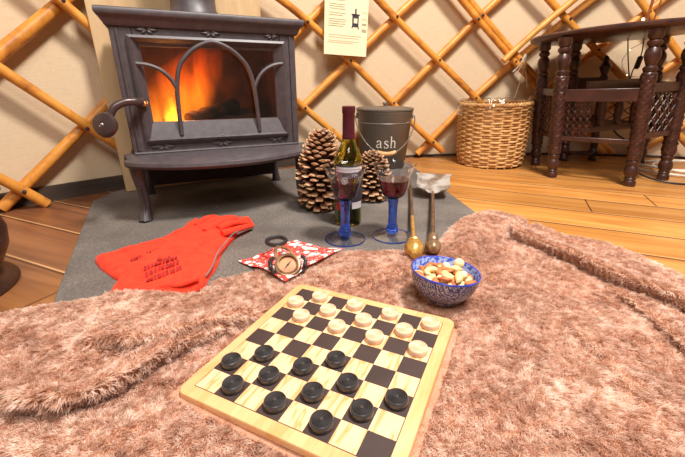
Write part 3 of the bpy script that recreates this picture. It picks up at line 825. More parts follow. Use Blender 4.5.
# ------------------------------------------------------------------ draughts board
S = .0315
BT = .0241                                    # height of the playing surface at the board's centre
board = tag(empty('draughts_board', (BC[0], BC[1], BT), rot=(radians(.9), radians(-1.45), radians(-26.3))), 'pale wooden draughts board with dark squares lying on the fur throw', 'game board')
hb, cr = 4.53*S, .012
out = []
for qx, qy, a0 in ((1,1,0),(-1,1,90),(-1,-1,180),(1,-1,270)):
    for i in range(7):
        a = radians(a0+15*i); out.append((qx*(hb-cr)+cr*cos(a), qy*(hb-cr)+cr*sin(a)))
mb = MB(); th_ = .012
n = len(out)
ins = lambda d: [(x*(1-d/hb), y*(1-d/hb)) for x, y in out]
rows = [(ins(.002), -th_), (out, -th_+.002), (out, -.002), (ins(.0008), -.0006), (ins(.002), -.0002)]
vs = []; fs = []
for o_, z in rows: vs += [(x, y, z) for x, y in o_]
for i in range(len(rows)-1):
    for j in range(n): fs.append((i*n+j, i*n+(j+1) % n, (i+1)*n+(j+1) % n, (i+1)*n+j))
fs.append(tuple(reversed(range(n)))); fs.append(tuple(range((len(rows)-1)*n, len(rows)*n)))
mb.add(vs, fs); mb.build('board_frame', M['board_edge'], board, smooth=40)
mb = MB(); e = 4*S+.0009; zt = .00003
mb.add([(-e,-e,zt-.0002),(e,-e,zt-.0002),(e,e,zt-.0002),(-e,e,zt-.0002),(-e,-e,zt),(e,-e,zt),(e,e,zt),(-e,e,zt)], [(0,3,2,1),(4,5,6,7),(0,1,5,4),(1,2,6,5),(2,3,7,6),(3,0,4,7)], 2)
for i in range(8):
    for j in range(8):
        x, y = (i-4)*S, (j-4)*S; z1 = .0001
        mb.add([(x,y,z1),(x+S,y,z1),(x+S,y+S,z1),(x,y+S,z1)], [(0,1,2,3)], 1 if (i+j) % 2 else 0)
sq = mb.build('playing_surface', [M['board_light'], M['board_dark'], M['line']], board, smooth=0, recalc=False)
uv = sq.data.uv_layers.new(name='UVMap'); rr = random.Random(5)
for p in sq.data.polygons:
    ox, oy = rr.uniform(0, 50), rr.uniform(0, 50); cs = [sq.data.vertices[v].co for v in p.vertices]
    for li, c_ in zip(p.loop_indices, cs): uv.data[li].uv = (c_.x/S+ox, c_.y/S*1.0+oy)
Mb = Matrix.LocRotScale(board.location, board.rotation_euler, None)
def piece_mb():
    mb = MB(); r = .0135; h = .0098
    prof = [(0,0),(r-.0012,0),(r-.0003,.0008),(r,.003),(r,h-.003),(r-.0008,h-.0008),(r-.0020,h)]
    for k in (.78,.60,.42,.24):
        prof += [(r*k+.0012,h),(r*k,h-.0022),(r*k-.0010,h)]
    prof += [(r*.1,h),(0,h+.0003)]
    mb.lathe(prof, 40); return mb
WHITE = {7:(1,3,5,7), 6:(0,2,4,6), 5:(1,3,5,7)}
BLACK = {0:(1,3,5), 1:(0,2,4,6), 2:(1,3,5,7), 3:(4,)}
wname = {7:'in the far row along the board edge', 6:'in the middle pale row', 5:'in the front pale row'}
bname = {0:'in the near row along the board edge', 1:'in the second black row', 2:'in the third black row'}
ordn = ['leftmost', 'second from left', 'second from right', 'rightmost']
for colr, setup, names, mat_ in (('pale', WHITE, wname, 'piece_white'), ('black', BLACK, bname, 'piece_black')):
    proto = None
    for b_, cols in setup.items():
        for k, a_ in enumerate(cols):
            if proto is None: o = proto = piece_mb().build('draughts_piece', M[mat_], smooth=45)
            else: o = proto.copy(); C.objects.link(o)
            jx, jy = rr.uniform(-.0016,.0016), rr.uniform(-.0016,.0016)
            o.location = Mb @ Vector(((a_-3.5)*S+jx, (b_-3.5)*S+jy, .0002)); o.rotation_euler = board.rotation_euler
            if len(cols) == 1: lb = 'black draughts piece pushed farthest forward, alone ahead of the three black rows'
            elif len(cols) == 3: lb = f'black draughts piece, {("leftmost","middle one","rightmost")[k]} of three {names[b_]}'
            else: lb = f'{colr} draughts piece, {ordn[k]} of four {names[b_]}'
            tag(o, lb, 'game piece', f'{colr} draughts pieces')

# ------------------------------------------------------------------ bowl of nuts
bx_, by_ = .1725, .558
zb = .020
bowl = tag(empty('nut_bowl', (bx_, by_, zb), rot=(radians(-2), radians(4), 0)), 'small blue and white patterned china bowl of mixed nuts on the fur throw', 'bowl')
mb = MB()
outp = [(0,.0),(.028,.0),(.0285,.004),(.031,.006),(.043,.014),(.0515,.026),(.0562,.040),(.0578,.052)]
mb.lathe(outp, 56, 0, caps=False); mb.build('outside', M['bowl'], bowl)
mb = MB(); mb.lathe([(.0578,.052),(.0582,.054),(.0572,.0555),(.0558,.054)], 56, caps=False); mb.build('rim', M['bowl_rim'], bowl)
mb = MB(); mb.lathe([(.0558,.054),(.0542,.041),(.0496,.028),(.041,.0165),(.028,.0105),(0,.010)], 56, 0, caps=False); mb.build('inside', M['bowl_in'], bowl)
PRESS.append((bx_, by_, .045))
def cashew():
    mb = MB(); P = [( .0085*cos(a), .0075*sin(a), 0) for a in np.linspace(-.4, pi+.5, 14)]
    mb.tube(P, [.0016,.0030,.0040,.0045,.0047,.0046,.0044,.0042,.0041,.0041,.0039,.0034,.0027,.0014], 10); return mb
def almond():
    mb = MB(); prof = [(0,-.0105),(.0022,-.0098),(.0046,-.006),(.0056,-.001),(.005,.004),(.0026,.0095),(0,.0118)]
    mb.lathe(prof, 14, T=Matrix.Rotation(pi/2, 4, 'X') @ Matrix.Diagonal((1,.62,1,1)), mod=lambda r, z, a: r*(1+.06*sin(a*7))); return mb
def hazel():
    mb = MB(); mb.lathe([(0,-.0072),(.003,-.0068),(.0062,-.004),(.0075,0),(.0066,.004),(.0035,.0068),(0,.0082)], 18); return mb
def brazil():
    mb = MB(); P = [(x, .002*sin(x*200), 0) for x in np.linspace(-.013,.013,11)]
    mb.tube(P, [.0012,.0038,.0056,.0066,.007,.007,.0066,.006,.005,.0034,.001], 9); return mb
protos = {'cashew_nut': cashew().build('cashew_nut', M['nut_pale']), 'almond': almond().build('almond', M['nut_brown']), 'hazelnut': hazel().build('hazelnut', M['nut_round']), 'brazil_nut': brazil().build('brazil_nut', M['nut_pale'])}
desc = {'cashew_nut': 'pale curved cashew nut among the mixed nuts in the blue bowl', 'almond': 'brown-skinned almond among the mixed nuts in the blue bowl', 'hazelnut': 'small round blanched hazelnut lying among the mixed nuts in the bowl', 'brazil_nut': 'long cream brazil nut among the mixed nuts in the blue bowl'}
Mbw = Matrix.LocRotScale(bowl.location, bowl.rotation_euler, None); used = set(); rr = random.Random(11)
placed = []
kinds = ['cashew_nut','almond','almond','brazil_nut','almond','cashew_nut','almond','hazelnut','almond']
layers = [(.0225,.030,9),(.032,.040,18),(.043,.045,28),(.0505,.031,16)]
for z0, rad, cnt in layers:
    for i in range(cnt):
        for _ in range(60):
            a = rr.uniform(0, 2*pi); r_ = rad*sqrt(rr.random()); p = Vector((r_*cos(a), r_*sin(a), z0+rr.uniform(-.002,.003)))
            if all((p-q).length > .0095 for q in placed): break
        placed.append(p); kd = kinds[len(placed) % len(kinds)]
        pr = protos[kd]
        if kd in used: o = pr.copy(); C.objects.link(o)
        else: o = pr; used.add(kd)
        o.location = Mbw @ p; o.rotation_euler = (rr.uniform(-.5,.5), rr.uniform(-.5,.5), rr.uniform(0, 6.28))
        s = rr.uniform(.9, 1.15); o.scale = (s, s, s)
        tag(o, desc[kd], 'nut', kd.replace('_', ' ')+'s in the bowl')
o = protos['hazelnut'].copy(); C.objects.link(o); o.location = Mbw @ Vector((.0285,.020,.0585)); o.scale = (1.25,)*3
tag(o, 'largest round cream hazelnut sitting highest, by the right back rim of the bowl', 'nut')

# ------------------------------------------------------------------ wine bottle
def glabel(mb, R, a0, a1, z0, z1, n=14, mi=0):
    vs = []; fs = []
    for i in range(n+1):
        a = radians(a0+(a1-a0)*i/n)
        for rr2, z in ((R, z0), (R, z1), (R+.0004, z1), (R+.0004, z0)): vs.append((rr2*cos(a), rr2*sin(a), z))
    for i in range(n):
        for k in range(4): fs.append((4*i+k, 4*i+(k+1) % 4, 4*i+4+(k+1) % 4, 4*i+4+k))
    fs += [(0,1,2,3), (4*n+3,4*n+2,4*n+1,4*n)]
    mb.add(vs, fs, mi)
bot = tag(empty('wine_bottle', (.0155, .972, .0062)), 'dark green wine bottle with purple foil neck standing behind the left glass', 'bottle')
mb = MB()
bp = [(0,.004),(.030,.0),(.036,.003),(.0375,.010),(.0375,.165),(.0368,.178),(.033,.192),(.0255,.207),(.019,.220),(.0158,.234),(.0150,.250),(.0146,.296),(.0160,.298),(.0160,.308),(.0146,.309)]
bi = [(.0120,.309),(.0122,.236),(.0155,.222),(.0222,.207),(.0298,.191),(.0335,.178),(.0343,.165),(.0343,.012),(.027,.007),(0,.010)]
mb.lathe(bp+bi, 48); mb.build('glass_body', M['glass_green'], bot)
mb = MB(); mb.lathe([(0,.0105),(.0265,.0075),(.0338,.0125),(.0338,.150),(0,.150)], 40); mb.build('wine', M['bottle_wine'], bot)
mb = MB(); mb.lathe([(.0164,.232),(.0158,.250),(.0154,.294),(.0168,.296),(.0168,.311),(.0150,.3125),(0,.3125)], 40)
mb.lathe([(.0169,.236),(.0172,.238),(.0167,.240)], 40); mb.build('foil_capsule', M['foil'], bot)
mb = MB(); glabel(mb, .0377, 205, 345, .060, .168); lb = mb.build('label', M['ink'], bot)
mb = MB(); glabel(mb, .0382, 212, 338, .150, .164); mb.build('white_band', M['label_paper'], lb)
mb = MB(); glabel(mb, .0382, 285, 335, .052, .070); mb.build('white_panel', M['label_paper'], lb)
mb = MB(); glabel(mb, .0382, 214, 245, .048, .068); mb.build('red_band', M['red_label'], lb)

# ------------------------------------------------------------------ goblets
def goblet():
    g = empty('wine_goblet', (0,0,0))
    ft = [(0,.0),(.046,.0),(.0495,.0012),(.0495,.0024),(.046,.0034),(.022,.0062),(.012,.010),(.0,.010)]
    mb = MB(); mb.lathe(ft, 48); ft_ = mb.build('foot', M['glass_pale'], g)
    mb = MB(); mb.tube([(.0497*cos(a), .0497*sin(a), .002) for a in np.linspace(0, 2*pi, 49)], .0013, 6, caps=False); mb.build('foot_rim', M['glass_blue'], ft_)
    oct_ = lambda r, z, a: r*(1+.05*cos(8*a))
    stp = [(0,.0102),(.0125,.0104),(.0150,.014),(.0140,.019),(.0122,.0215),(.0142,.024),(.0145,.028),(.0115,.032),(.0106,.045),(.0108,.070),(.0118,.090),(.0135,.096),(.0122,.099),(.0132,.102),(.0,.1025)]
    mb = MB(); mb.lathe(stp, 40, mod=oct_); mb.build('stem', M['glass_blue'], g)
    bo = [(0,.1027),(.013,.1027),(.020,.106),(.026,.112),(.0305,.122),(.0335,.135),(.0370,.150),(.0430,.167),(.0505,.184),(.0520,.187)]
    bi = [(.0508,.1875),(.0490,.184),(.0414,.167),(.0354,.150),(.0319,.135),(.0288,.1225),(.0244,.1135),(.018,.1085),(0,.1065)]
    mb = MB(); mb.lathe(bo+bi, 48, mod=lambda r, z, a: r*(1+.012*cos(10*a))); mb.build('bowl', M['glass_clear'], g)
    wi = [(0,.1068),(.0176,.1088),(.0242,.1138),(.0286,.1228),(.0317,.1352),(.0352,.150),(.0352,.1503),(0,.1503)]
    mb = MB(); mb.lathe(wi, 48, mod=lambda r, z, a: r*1.015*(1+.012*cos(10*a))); mb.build('wine', M['wine'], g)
    return g
g1 = goblet(); g1.location = (.0065,.853,.0062); tag(g1, 'left goblet of red wine on a blue glass stem, in front of the bottle', 'wine glass', 'blue-stemmed wine goblets')
g2 = copy_tree(g1); g2.location = (.127,.872,.0062); g2.rotation_euler = (0, radians(-1), radians(11)); tag(g2, 'right goblet of red wine on a blue glass stem, beside the brass poker', 'wine glass', 'blue-stemmed wine goblets')

# ------------------------------------------------------------------ pine cones
def pinecone(name, loc, h, r, n, seed, lean, label):
    rr = random.Random(seed); mb = MB(); uvs = []
    core = [(0,0),(r*.45,h*.03),(r*.60,h*.2),(r*.62,h*.45),(r*.54,h*.68),(r*.36,h*.86),(0,h*.97)]
    verts = []; faces = []; uvv = []
    def add(vs, fs, uv): 
        b = len(verts); verts.extend(vs); uvv.extend(uv); faces.extend(tuple(b+i for i in f) for f in fs)
    kk = 20
    core = [(a*.8, b) for a, b in core]
    vs = []; fs = []
    for (rad, z) in core:
        for j in range(kk): a = 2*pi*j/kk; vs.append((rad*cos(a), rad*sin(a), z))
    for i in range(len(core)-1):
        for j in range(kk): fs.append((i*kk+j, i*kk+(j+1) % kk, (i+1)*kk+(j+1) % kk, (i+1)*kk+j))
    add(vs, fs, [.1]*len(vs))
    R = lambda t: r*interp(t, [0,.06,.18,.4,.6,.8,.92,1],[.60,.85,.97,1,.93,.76,.58,.34])
    for i in range(n):
        t = (i+.5)/n; t = t**.92; a = i*2.39996+rr.uniform(-.13,.13)
        Rt = R(t)*rr.uniform(.90,1.08); z0 = h*(t*.93)
        w = r*interp(t,[0,.3,.7,1],[.17,.20,.18,.11]); 
        up = interp(t, [0,.15,.5,.85,1],[-.55,-.15,.25,.65,1.3])+rr.uniform(-.16,.16)
        Lr = Rt*.70; 
        rad = Vector((cos(a), sin(a), 0)); tg = Vector((-sin(a), cos(a), 0)); dz = Vector((0,0,1))
        d = (rad+dz*up).normalized(); nn = d.cross(tg)*-1
        b0 = rad*(Rt*.36)+dz*z0; tip = b0+d*Lr
        tk = w*.22
        vs = [b0-tg*w*.35, b0+tg*w*.35, b0+d*Lr*.68+tg*w+nn*tk*.4, b0+d*Lr*.68-tg*w+nn*tk*.4,
              b0+d*Lr*.93+tg*w*.72+nn*tk, b0+d*Lr*.93-tg*w*.72+nn*tk, tip+nn*tk*.4, b0+d*Lr*.80+nn*tk*2.0,
              b0+d*Lr*.66+tg*w*.8-nn*tk, b0+d*Lr*.66-tg*w*.8-nn*tk, tip+d*w*.14-nn*tk*.2, b0-nn*tk]
        fs = [(0,1,2,3),(3,2,7),(2,4,7),(4,6,7),(6,5,7),(5,3,7),(11,9,8),(8,9,10),(2,8,4),(4,8,10),(4,10,6),(6,10,5),(5,10,9),(5,9,3),(1,11,8),(1,8,2),(0,3,9),(0,9,11)]
        add([tuple(v) for v in vs], fs, [.05,.05,.62,.62,.9,.9,.95,1.0,.5,.5,.85,.05])
    me = bpy.data.meshes.new(name); me.from_pydata(verts, [], faces); me.update(); me.materials.append(M['cone'])
    uv = me.uv_layers.new(name='UVMap')
    for l in me.loops: uv.data[l.index].uv = (.5, uvv[l.vertex_index])
    o = bpy.data.objects.new(name, me); C.objects.link(o); zmin = min(v[2] for v in verts)
    o.location = (loc[0], loc[1], .0055-zmin); o.rotation_euler = lean
    return tag(o, label, 'pine cone', 'pine cones by the stove')
pinecone('pine_cone', (-.073,1.10), .232, .069, 205, 1, (0,radians(4),.4), 'larger pine cone standing between the stove and the wine bottle')
pinecone('pine_cone', (.100,1.195), .148, .060, 145, 2, (0,radians(-3),1.4), 'smaller pine cone standing right of the bottle in front of the bucket')

# ------------------------------------------------------------------ ash bucket
bk = tag(empty('ash_bucket', (.190,1.735,.006)), 'grey metal ash bucket with lid and wire handle, lettered ash', 'bucket')
bz = .257
mb = MB(); mb.lathe([(0,.0),(.098,.0),(.101,.003),(.1245,bz-.012),(.127,bz-.008),(.127,bz-.002),(.1235,bz),(.120,bz-.01),(.098,.006),(0,.006)], 56)
for z in (.205,): 
    rz_ = .101+(.0235)*(z/(bz-.012)); mb.lathe([(rz_-.0005,z-.004),(rz_+.0018,z),(rz_-.0005,z+.004)], 56)
mb.build('pail', M['grey_tin'], bk)
mb = MB(); mb.lathe([(.122,bz-.001),(.1295,bz),(.1295,bz+.006),(.124,bz+.009),(.09,bz+.012),(0,bz+.014)], 56); ld = mb.build('lid', M['grey_tin'], bk)
mb = MB(); mb.lathe([(.008,bz+.013),(.007,bz+.02),(.012,bz+.026),(.011,bz+.031),(0,bz+.033)], 20); mb.build('lid_knob', M['steel_wire'], ld)
rh = .1285; zh = bz-.026
P = []
for i in range(31):
    t = i/30; a = pi*t
    # bail hangs down over the front
    P.append((rh*cos(a)*1.04, -.005-.128*sin(a)**.8, zh-.150*sin(a)**1.3))
mb = MB(); mb.tube(P, .0026, 8); hdl = mb.build('wire_handle', M['steel_wire'], bk)
mb = MB()
i0, i1 = 12, 18
mb.tube([P[i] for i in range(i0, i1+1)], [.0075,.0095,.010,.010,.010,.0095,.0075], 14); mb.build('grip', M['grip'], hdl)
for s in (-1, 1):
    mb = MB(); mb.lathe([(.012,-.004),(.012,.004),(0,.005)], 16, T=Matrix.Translation((s*rh*.97, 0, zh)) @ Matrix.Rotation(pi/2*s, 4, 'Y')); mb.build('ear', M['grey_tin'], bk)
# serif letters, brush strokes of changing width bent round the pail
mb = MB()
def stroke(pts, ws, x0, z0, s):
    Pc = curve([(p[0], p[1], w) for p, w in zip(pts, ws)], 6); vs = []; fs = []
    for i, (x, y, w) in enumerate(Pc):
        a, c_ = Pc[max(i-1,0)], Pc[min(i+1,len(Pc)-1)]; dx, dy = c_[0]-a[0], c_[1]-a[1]; l = max(sqrt(dx*dx+dy*dy), 1e-6)
        nx, ny = -dy/l*w/2, dx/l*w/2
        for sgn in (1, -1):
            X, Y = x0+s*(x+sgn*nx), z0+s*(y+sgn*ny)
            R_ = .101+.0235*(Y/(bz-.012))
            for rr2 in (R_+.0003, R_+.0011):
                a_ = X/R_ - pi/2; vs.append((rr2*cos(a_), rr2*sin(a_), Y))
    for i in range(len(Pc)-1):
        b0, b1 = 4*i, 4*i+4
        fs += [(b0,b0+2,b1+2,b1),(b0+1,b1+1,b1+3,b0+3),(b0,b1,b1+1,b0+1),(b0+2,b0+3,b1+3,b1+2)]
    fs += [(0,1,3,2), (4*len(Pc)-4,4*len(Pc)-2,4*len(Pc)-1,4*len(Pc)-3)]
    mb.add(vs, fs)
s_, zl = .031, .103
X = -.044
stroke([(.12,.78),(.22,.95),(.42,1.0),(.60,.9),(.64,.7),(.64,.2),(.68,.06),(.82,.06)], [.16,.14,.09,.13,.16,.16,.13,.07], X, zl, s_)
stroke([(.64,.62),(.40,.54),(.15,.40),(.10,.2),(.22,.03),(.42,.06),(.62,.22)], [.07,.09,.12,.16,.12,.08,.07], X, zl, s_)
X += s_*1.07
stroke([(.60,.80),(.52,.95),(.34,1.0),(.16,.9),(.16,.68),(.36,.54),(.58,.40),(.62,.18),(.46,.02),(.26,.0),(.12,.06),(.08,.26)], [.10,.08,.09,.13,.15,.17,.16,.14,.10,.08,.08,.10], X, zl, s_)
X += s_*.86
stroke([(.20,1.58),(.20,1.0),(.20,.03)], [.15,.15,.15], X, zl, s_); stroke([(.04,1.54),(.20,1.60)], [.07,.08], X, zl, s_)
stroke([(.20,.74),(.36,.94),(.54,1.0),(.70,.88),(.73,.66),(.73,.03)], [.07,.08,.12,.14,.15,.15], X, zl, s_)
for cx in (.20,.73): stroke([(cx-.18,.03),(cx+.18,.03)], [.06,.06], X, zl, s_)
mb.build('lettering', M['white_paint'], bk, smooth=0)

# ------------------------------------------------------------------ wicker basket
bs = tag(empty('wicker_basket', (.732,1.835,.0), rot=(0, radians(-2.0), 0)), 'round woven wicker log basket lined with clear plastic, beside the dark table', 'basket')
mb = MB(); rows_n, ns = 27, 24; hb_ = .285
Rb = lambda z: interp(z, [0,.05,.16,.285],[.143,.152,.158,.158])
for k in range(rows_n):
    z = .012+hb_*.94*k/(rows_n-1)
    P = []
    m_ = ns*6
    for i in range(m_):
        a = 2*pi*i/m_; P.append(((Rb(z)+.0040*cos(ns/2*a+pi*(k % 2)))*cos(a), (Rb(z)+.0040*cos(ns/2*a+pi*(k % 2)))*sin(a), z+.0015*sin(3*a+k)))
    P.append(P[0]); mb.tube(P, .0046, 6, caps=False, flat=.85)
for off in (0, pi):
    P = []
    for i in range(161):
        a = 2*pi*i/160; P.append(((.158+.005*cos(30*a+off))*cos(a), (.158+.005*cos(30*a+off))*sin(a), hb_+.004*sin(30*a+off)))
    mb.tube(P, .006, 6, caps=False)
mb.build('woven_side', M['wicker'], bs)
mb = MB()
for i in range(ns):
    a = 2*pi*(i+.5)/ns; mb.tube([(Rb(z)*cos(a)*.995, Rb(z)*sin(a)*.995, z) for z in np.linspace(.004,hb_,9)], .004, 6)
mb.build('stakes', M['wicker'], bs)
mb = MB(); mb.lathe([(0,.006),(.141,.006),(.141,.012),(0,.012)], 40); mb.build('base', M['wicker'], bs)
mb = MB(); rr = random.Random(4)
nn_ = 120; vs = []; fs = []
prof = [(.142,.10),(.146,.2),(.147,.288),(.150,.300),(.160,.302),(.169,.290),(.171,.268),(.173,.240)]
for i, (r_, z) in enumerate(prof):
    for j in range(nn_):
        a = 2*pi*j/nn_; p = noise.noise(Vector((cos(a)*5, sin(a)*5, i*.8)))
        q_ = noise.noise(Vector((cos(a)*14, sin(a)*14, i*1.7)))
        vs.append(((r_+.006*p*(i > 2)+.002*q_)*cos(a), (r_+.006*p*(i > 2)+.002*q_)*sin(a), z+.018*p*(i >= 2)+.006*q_*(i > 2)-(.02*max(0, p)*(i == 7))))
for i in range(len(prof)-1):
    for j in range(nn_): fs.append((i*nn_+j, i*nn_+(j+1) % nn_, (i+1)*nn_+(j+1) % nn_, (i+1)*nn_+j))
mb.add(vs, fs); mb.build('plastic_liner', M['film'], bs, smooth=60, recalc=False)

# ------------------------------------------------------------------ carved side table
tb = tag(empty('side_table', (1.13,1.69,0)), 'dark carved octagonal wooden side table on turned legs at the right', 'table')
tx0, ty0 = 1.13, 1.69
def lean(p): return Vector((p.x-.105*p.z, p.y, p.z*(1+.10*(p.x))))
def tl(x, y): return (x-tx0, y-ty0)
feet = {'a': (.945,1.795), 'b': (.895,1.548), 'c': (1.117,1.398), 'd': (1.331,1.500), 'e': (1.470,1.815), 'f': (1.145,1.905)}
legprof = [(.0,.0),(.019,.0),(.021,.004),(.021,.018),(.017,.024),(.020,.030),(.017,.036),(.023,.046),(.0248,.058),(.022,.072),(.018,.080),(.022,.088),(.022,.096),(.0195,.100)]
shaft = [(.0235,z) for z in np.linspace(.104,.405,44)]
topp = [(.018,.410),(.022,.416),(.022,.424),(.015,.430),(.020,.444),(.0255,.462),(.023,.478),(.015,.490),(.022,.498),(.022,.506),(.016,.512),(.024,.522),(.024,.545)]
def carve(r, z, a):
    if .104 <= z <= .405: return r*(1+.09*sin(6*a+z*260)+.09*sin(6*a-z*260))
    return r
for k, (fx, fy) in feet.items():
    lx, ly = tl(fx, fy)
    mb = MB(); mb.lathe(legprof+shaft+topp, 24, T=lambda p: lean(p+Vector((lx, ly, 0))), mod=carve); mb.build('leg', M['darkwood'], tb)
mb = MB(); T = lambda p: lean(p+Vector((.072, 0, 0)))
mb.lathe([(0,.545),(.318,.545),(.330,.548),(.338,.556),(.338,.564),(.330,.570),(0,.570)], 72, T=T); mb.build('table_top', M['darkwood'], tb)
def rail(p, q, z0, z1, th=.014, drop=0, name='rail'):
    a, c_ = Vector((*tl(*p), 0)), Vector((*tl(*q), 0)); d = (c_-a).normalized(); n_ = Vector((-d.y, d.x, 0))*th/2
    mb = MB(); a += d*.018; c_ -= d*.018
    vs = [a-n_+Vector((0,0,z0)), c_-n_+Vector((0,0,z0+drop)), c_+n_+Vector((0,0,z0+drop)), a+n_+Vector((0,0,z0)), a-n_+Vector((0,0,z1)), c_-n_+Vector((0,0,z1+drop)), c_+n_+Vector((0,0,z1+drop)), a+n_+Vector((0,0,z1))]
    mb.add(vs, [(0,3,2,1),(4,5,6,7),(0,1,5,4),(1,2,6,5),(2,3,7,6),(3,0,4,7)], 0, lean); mb.build(name, M['darkwood'], tb, bevel=.002)
def fret(p, q, z0, z1, f0, f1, cols, rows_, name='fretwork_panel', r=.0032):
    a, c_ = Vector((*tl(*p), 0)), Vector((*tl(*q), 0)); mb = MB()
    pt = lambda f, z: a.lerp(c_, f0+(f1-f0)*f)+Vector((0,0,z))
    for i in range(cols):
        x = (i+.5)/cols; mb.tube([pt(x, z0), pt(x, z1)], r*.8, 6, T=lean)
        for j in range(rows_):
            zc = z0+(z1-z0)*(j+.5)/rows_
            mb.ball(pt(x, zc), (r*2.3, r*2.3, r*2.6), 8, T=lean)
            for sx in (-1, 1):
                for sz in (-1, 1):
                    xe, ze = x+sx*.5/cols, zc+sz*(z1-z0)*.5/rows_
                    if 0 <= xe <= 1: 
                        mb.tube([pt(x, zc), pt(xe, ze)], r*.75, 6, T=lean); mb.ball(pt(xe, ze), r*1.5, 6, T=lean)
    mb.build(name, M['darkwood'], tb)
rail(feet['c'], feet['d'], .340, .372); rail(feet['c'], feet['d'], .178, .198); fret(feet['c'], feet['d'], .198, .340, .1, .9, 4, 3)
post = (1.30,1.915)
rail(feet['b'], feet['c'], .158, .176, .018)
rail(feet['a'], feet['b'], .16, .176); rail(feet['a'], feet['b'], .33, .36); fret(feet['a'], feet['b'], .176, .33, .1, .9, 4, 4)
inner = (1.02,1.60)
rail(feet['b'], feet['c'], .312, .358, .026); fret(feet['b'], feet['c'], .176, .312, .09, .42, 4, 5, r=.0026)
rail((.985,1.487), (1.015,1.467), .176, .312, .012, name='panel_stile')
rail(feet['a'], feet['f'], .31, .36); rail(feet['a'], feet['f'], .16, .18)
rail(feet['f'], post, .345, .395, .03); rail(feet['f'], post, .175, .225, .02)
rail(post, feet['e'], .335, .372); rail(post, feet['e'], .175, .20); fret(post, feet['e'], .20, .335, .15, .85, 2, 3)
rail(feet['e'], feet['d'], .33, .37); rail(feet['e'], feet['d'], .175, .20); fret(feet['e'], feet['d'], .20, .33, .1, .9, 5, 3)
rail(inner, feet['e'], .33, .385, .012, name='cross_board'); rail(inner, feet['e'], .175, .20, .014, name='cross_board')
for f in (.28,.52,.75):
    q = (inner[0]+(feet['e'][0]-inner[0])*f, inner[1]+(feet['e'][1]-inner[1])*f)
    lx, ly = tl(*q); mb = MB(); mb.lathe([(.010,.20),(.016,.215),(.012,.23),(.019,.262),(.012,.29),(.016,.305),(.012,.33)], 16, T=lambda p: lean(p+Vector((lx, ly, 0)))); mb.build('spindle', M['darkwood'], tb)
lx, ly = tl(*post); mb = MB()
mb.lathe([(.0,0),(.018,0),(.020,.012),(.014,.02),(.024,.045),(.014,.065),(.018,.075),(.018,.40),(.012,.405),(.021,.425),(.027,.44),(.018,.455),(.010,.462),(.014,.47),(.008,.482),(0,.49)], 20, T=lambda p: lean(p+Vector((lx, ly, 0)))); mb.build('finial_post', M['darkwood'], tb)

rail(feet['f'], post, .030, .046, .05, name='foot_rail')
# lamp on the table, cords under it
lm = tag(empty('wire_lamp', (1.085,1.48,.565)), 'slim copper wire lamp stem with a tiny lit bulb on the dark table', 'lamp')
mb = MB(); mb.lathe([(0,0),(.04,0),(.04,.006),(0,.008)], 24); mb.build('base', M['cable_copper'], lm)
for dx, dy in ((-.02,0),(.0,.012),(.02,-.004)):
    mb = MB(); mb.tube([(dx*.6, dy, .006), (dx*1.0+.02, dy, .30)], .0026, 8); mb.build('stem', M['cable_copper'], lm)
mb = MB(); mb.ball((-.030,-.01,.016), .005, 12); mb.build('bulb', M['bulb'], lm)
def cord(name, pts, r, mat, label, cat='cable'):
    mb = MB(); mb.tube(curve(pts, 8), r, 8); return tag(mb.build(name, mat), label, cat)
yk = 1.80
def onY(u, v, y):
    d = ray(u, v); t = y/d.y; p = Vector((0,0,H))+d*t; return (p.x, p.y, p.z)
sw = empty('lamp_cord', (1.40,1.80,.40)); tag(sw, 'black lamp cord with inline switch hanging beneath the table top', 'cable')
iv = Matrix.Translation(-sw.location)
mb = MB(); mb.tube(curve([onY(628,36,yk), onY(628,55,yk), onY(629,74,yk), onY(630,79,yk), onY(633,70,yk), onY(638,62,yk), onY(642,52,yk), onY(644,38,yk)], 6), .0026, 6, T=iv); mb.build('cord', M['black_plastic'], sw)
a_, b_ = Vector(onY(636,69,yk)), Vector(onY(641,56,yk)); mb = MB(); mb.tube([a_, a_.lerp(b_,.1), a_.lerp(b_,.9), b_], [.006,.011,.011,.006], 8, T=iv); mb.build('switch', M['black_plastic'], sw)
fl = empty('fairy_lights', (1.40,1.98,.40)); tag(fl, 'string of tiny warm fairy lights on copper wire behind the table', 'fairy lights'); iv = Matrix.Translation(-fl.location)
yf = 1.90; fp = [onY(652,34,yf), onY(640,44,yf), onY(630,50,yf), onY(622,62,yf), onY(627,75,yf), onY(640,77,yf)]
mb = MB(); mb.tube(curve(fp, 8), .0012, 5, T=iv); mb.build('wire', M['cable_copper'], fl)
for q in (fp[2], fp[4]):
    mb = MB(); mb.ball(q, .0032, 8, T=iv); mb.build('bulb', M['bulb'], fl)
def loop(cx, cy, a, b, r0, z=.006, a0=0, a1=360, n=40, tilt=0):
    return [(cx+a*cos(radians(t))*cos(tilt)-b*sin(radians(t))*sin(tilt), cy+a*cos(radians(t))*sin(tilt)+b*sin(radians(t))*cos(tilt), z) for t in np.linspace(a0, a1, n)]
P = loop(1.64,1.66,.28,.20,0,.010,150,520)[:-2] + loop(1.66,1.64,.24,.15,0,.020,160,560)[2:] + [(2.05,1.56,.008)]
mb = MB(); mb.tube(P, .0055, 8); tag(mb.build('white_cable', M['white_cable']), 'white power cable coiled in loops on the floor beneath the table', 'cable')
cord('black_cable', [onY(612,128,1.90), onY(618,135,1.88), onY(630,144,1.80), (1.28,1.62,.055), (1.25,1.53,.02), (1.30,1.42,.006), (1.5,1.40,.006), (1.9,1.50,.006)], .004, M['black_plastic'], 'thin black cable drooping through the table legs to the floor')
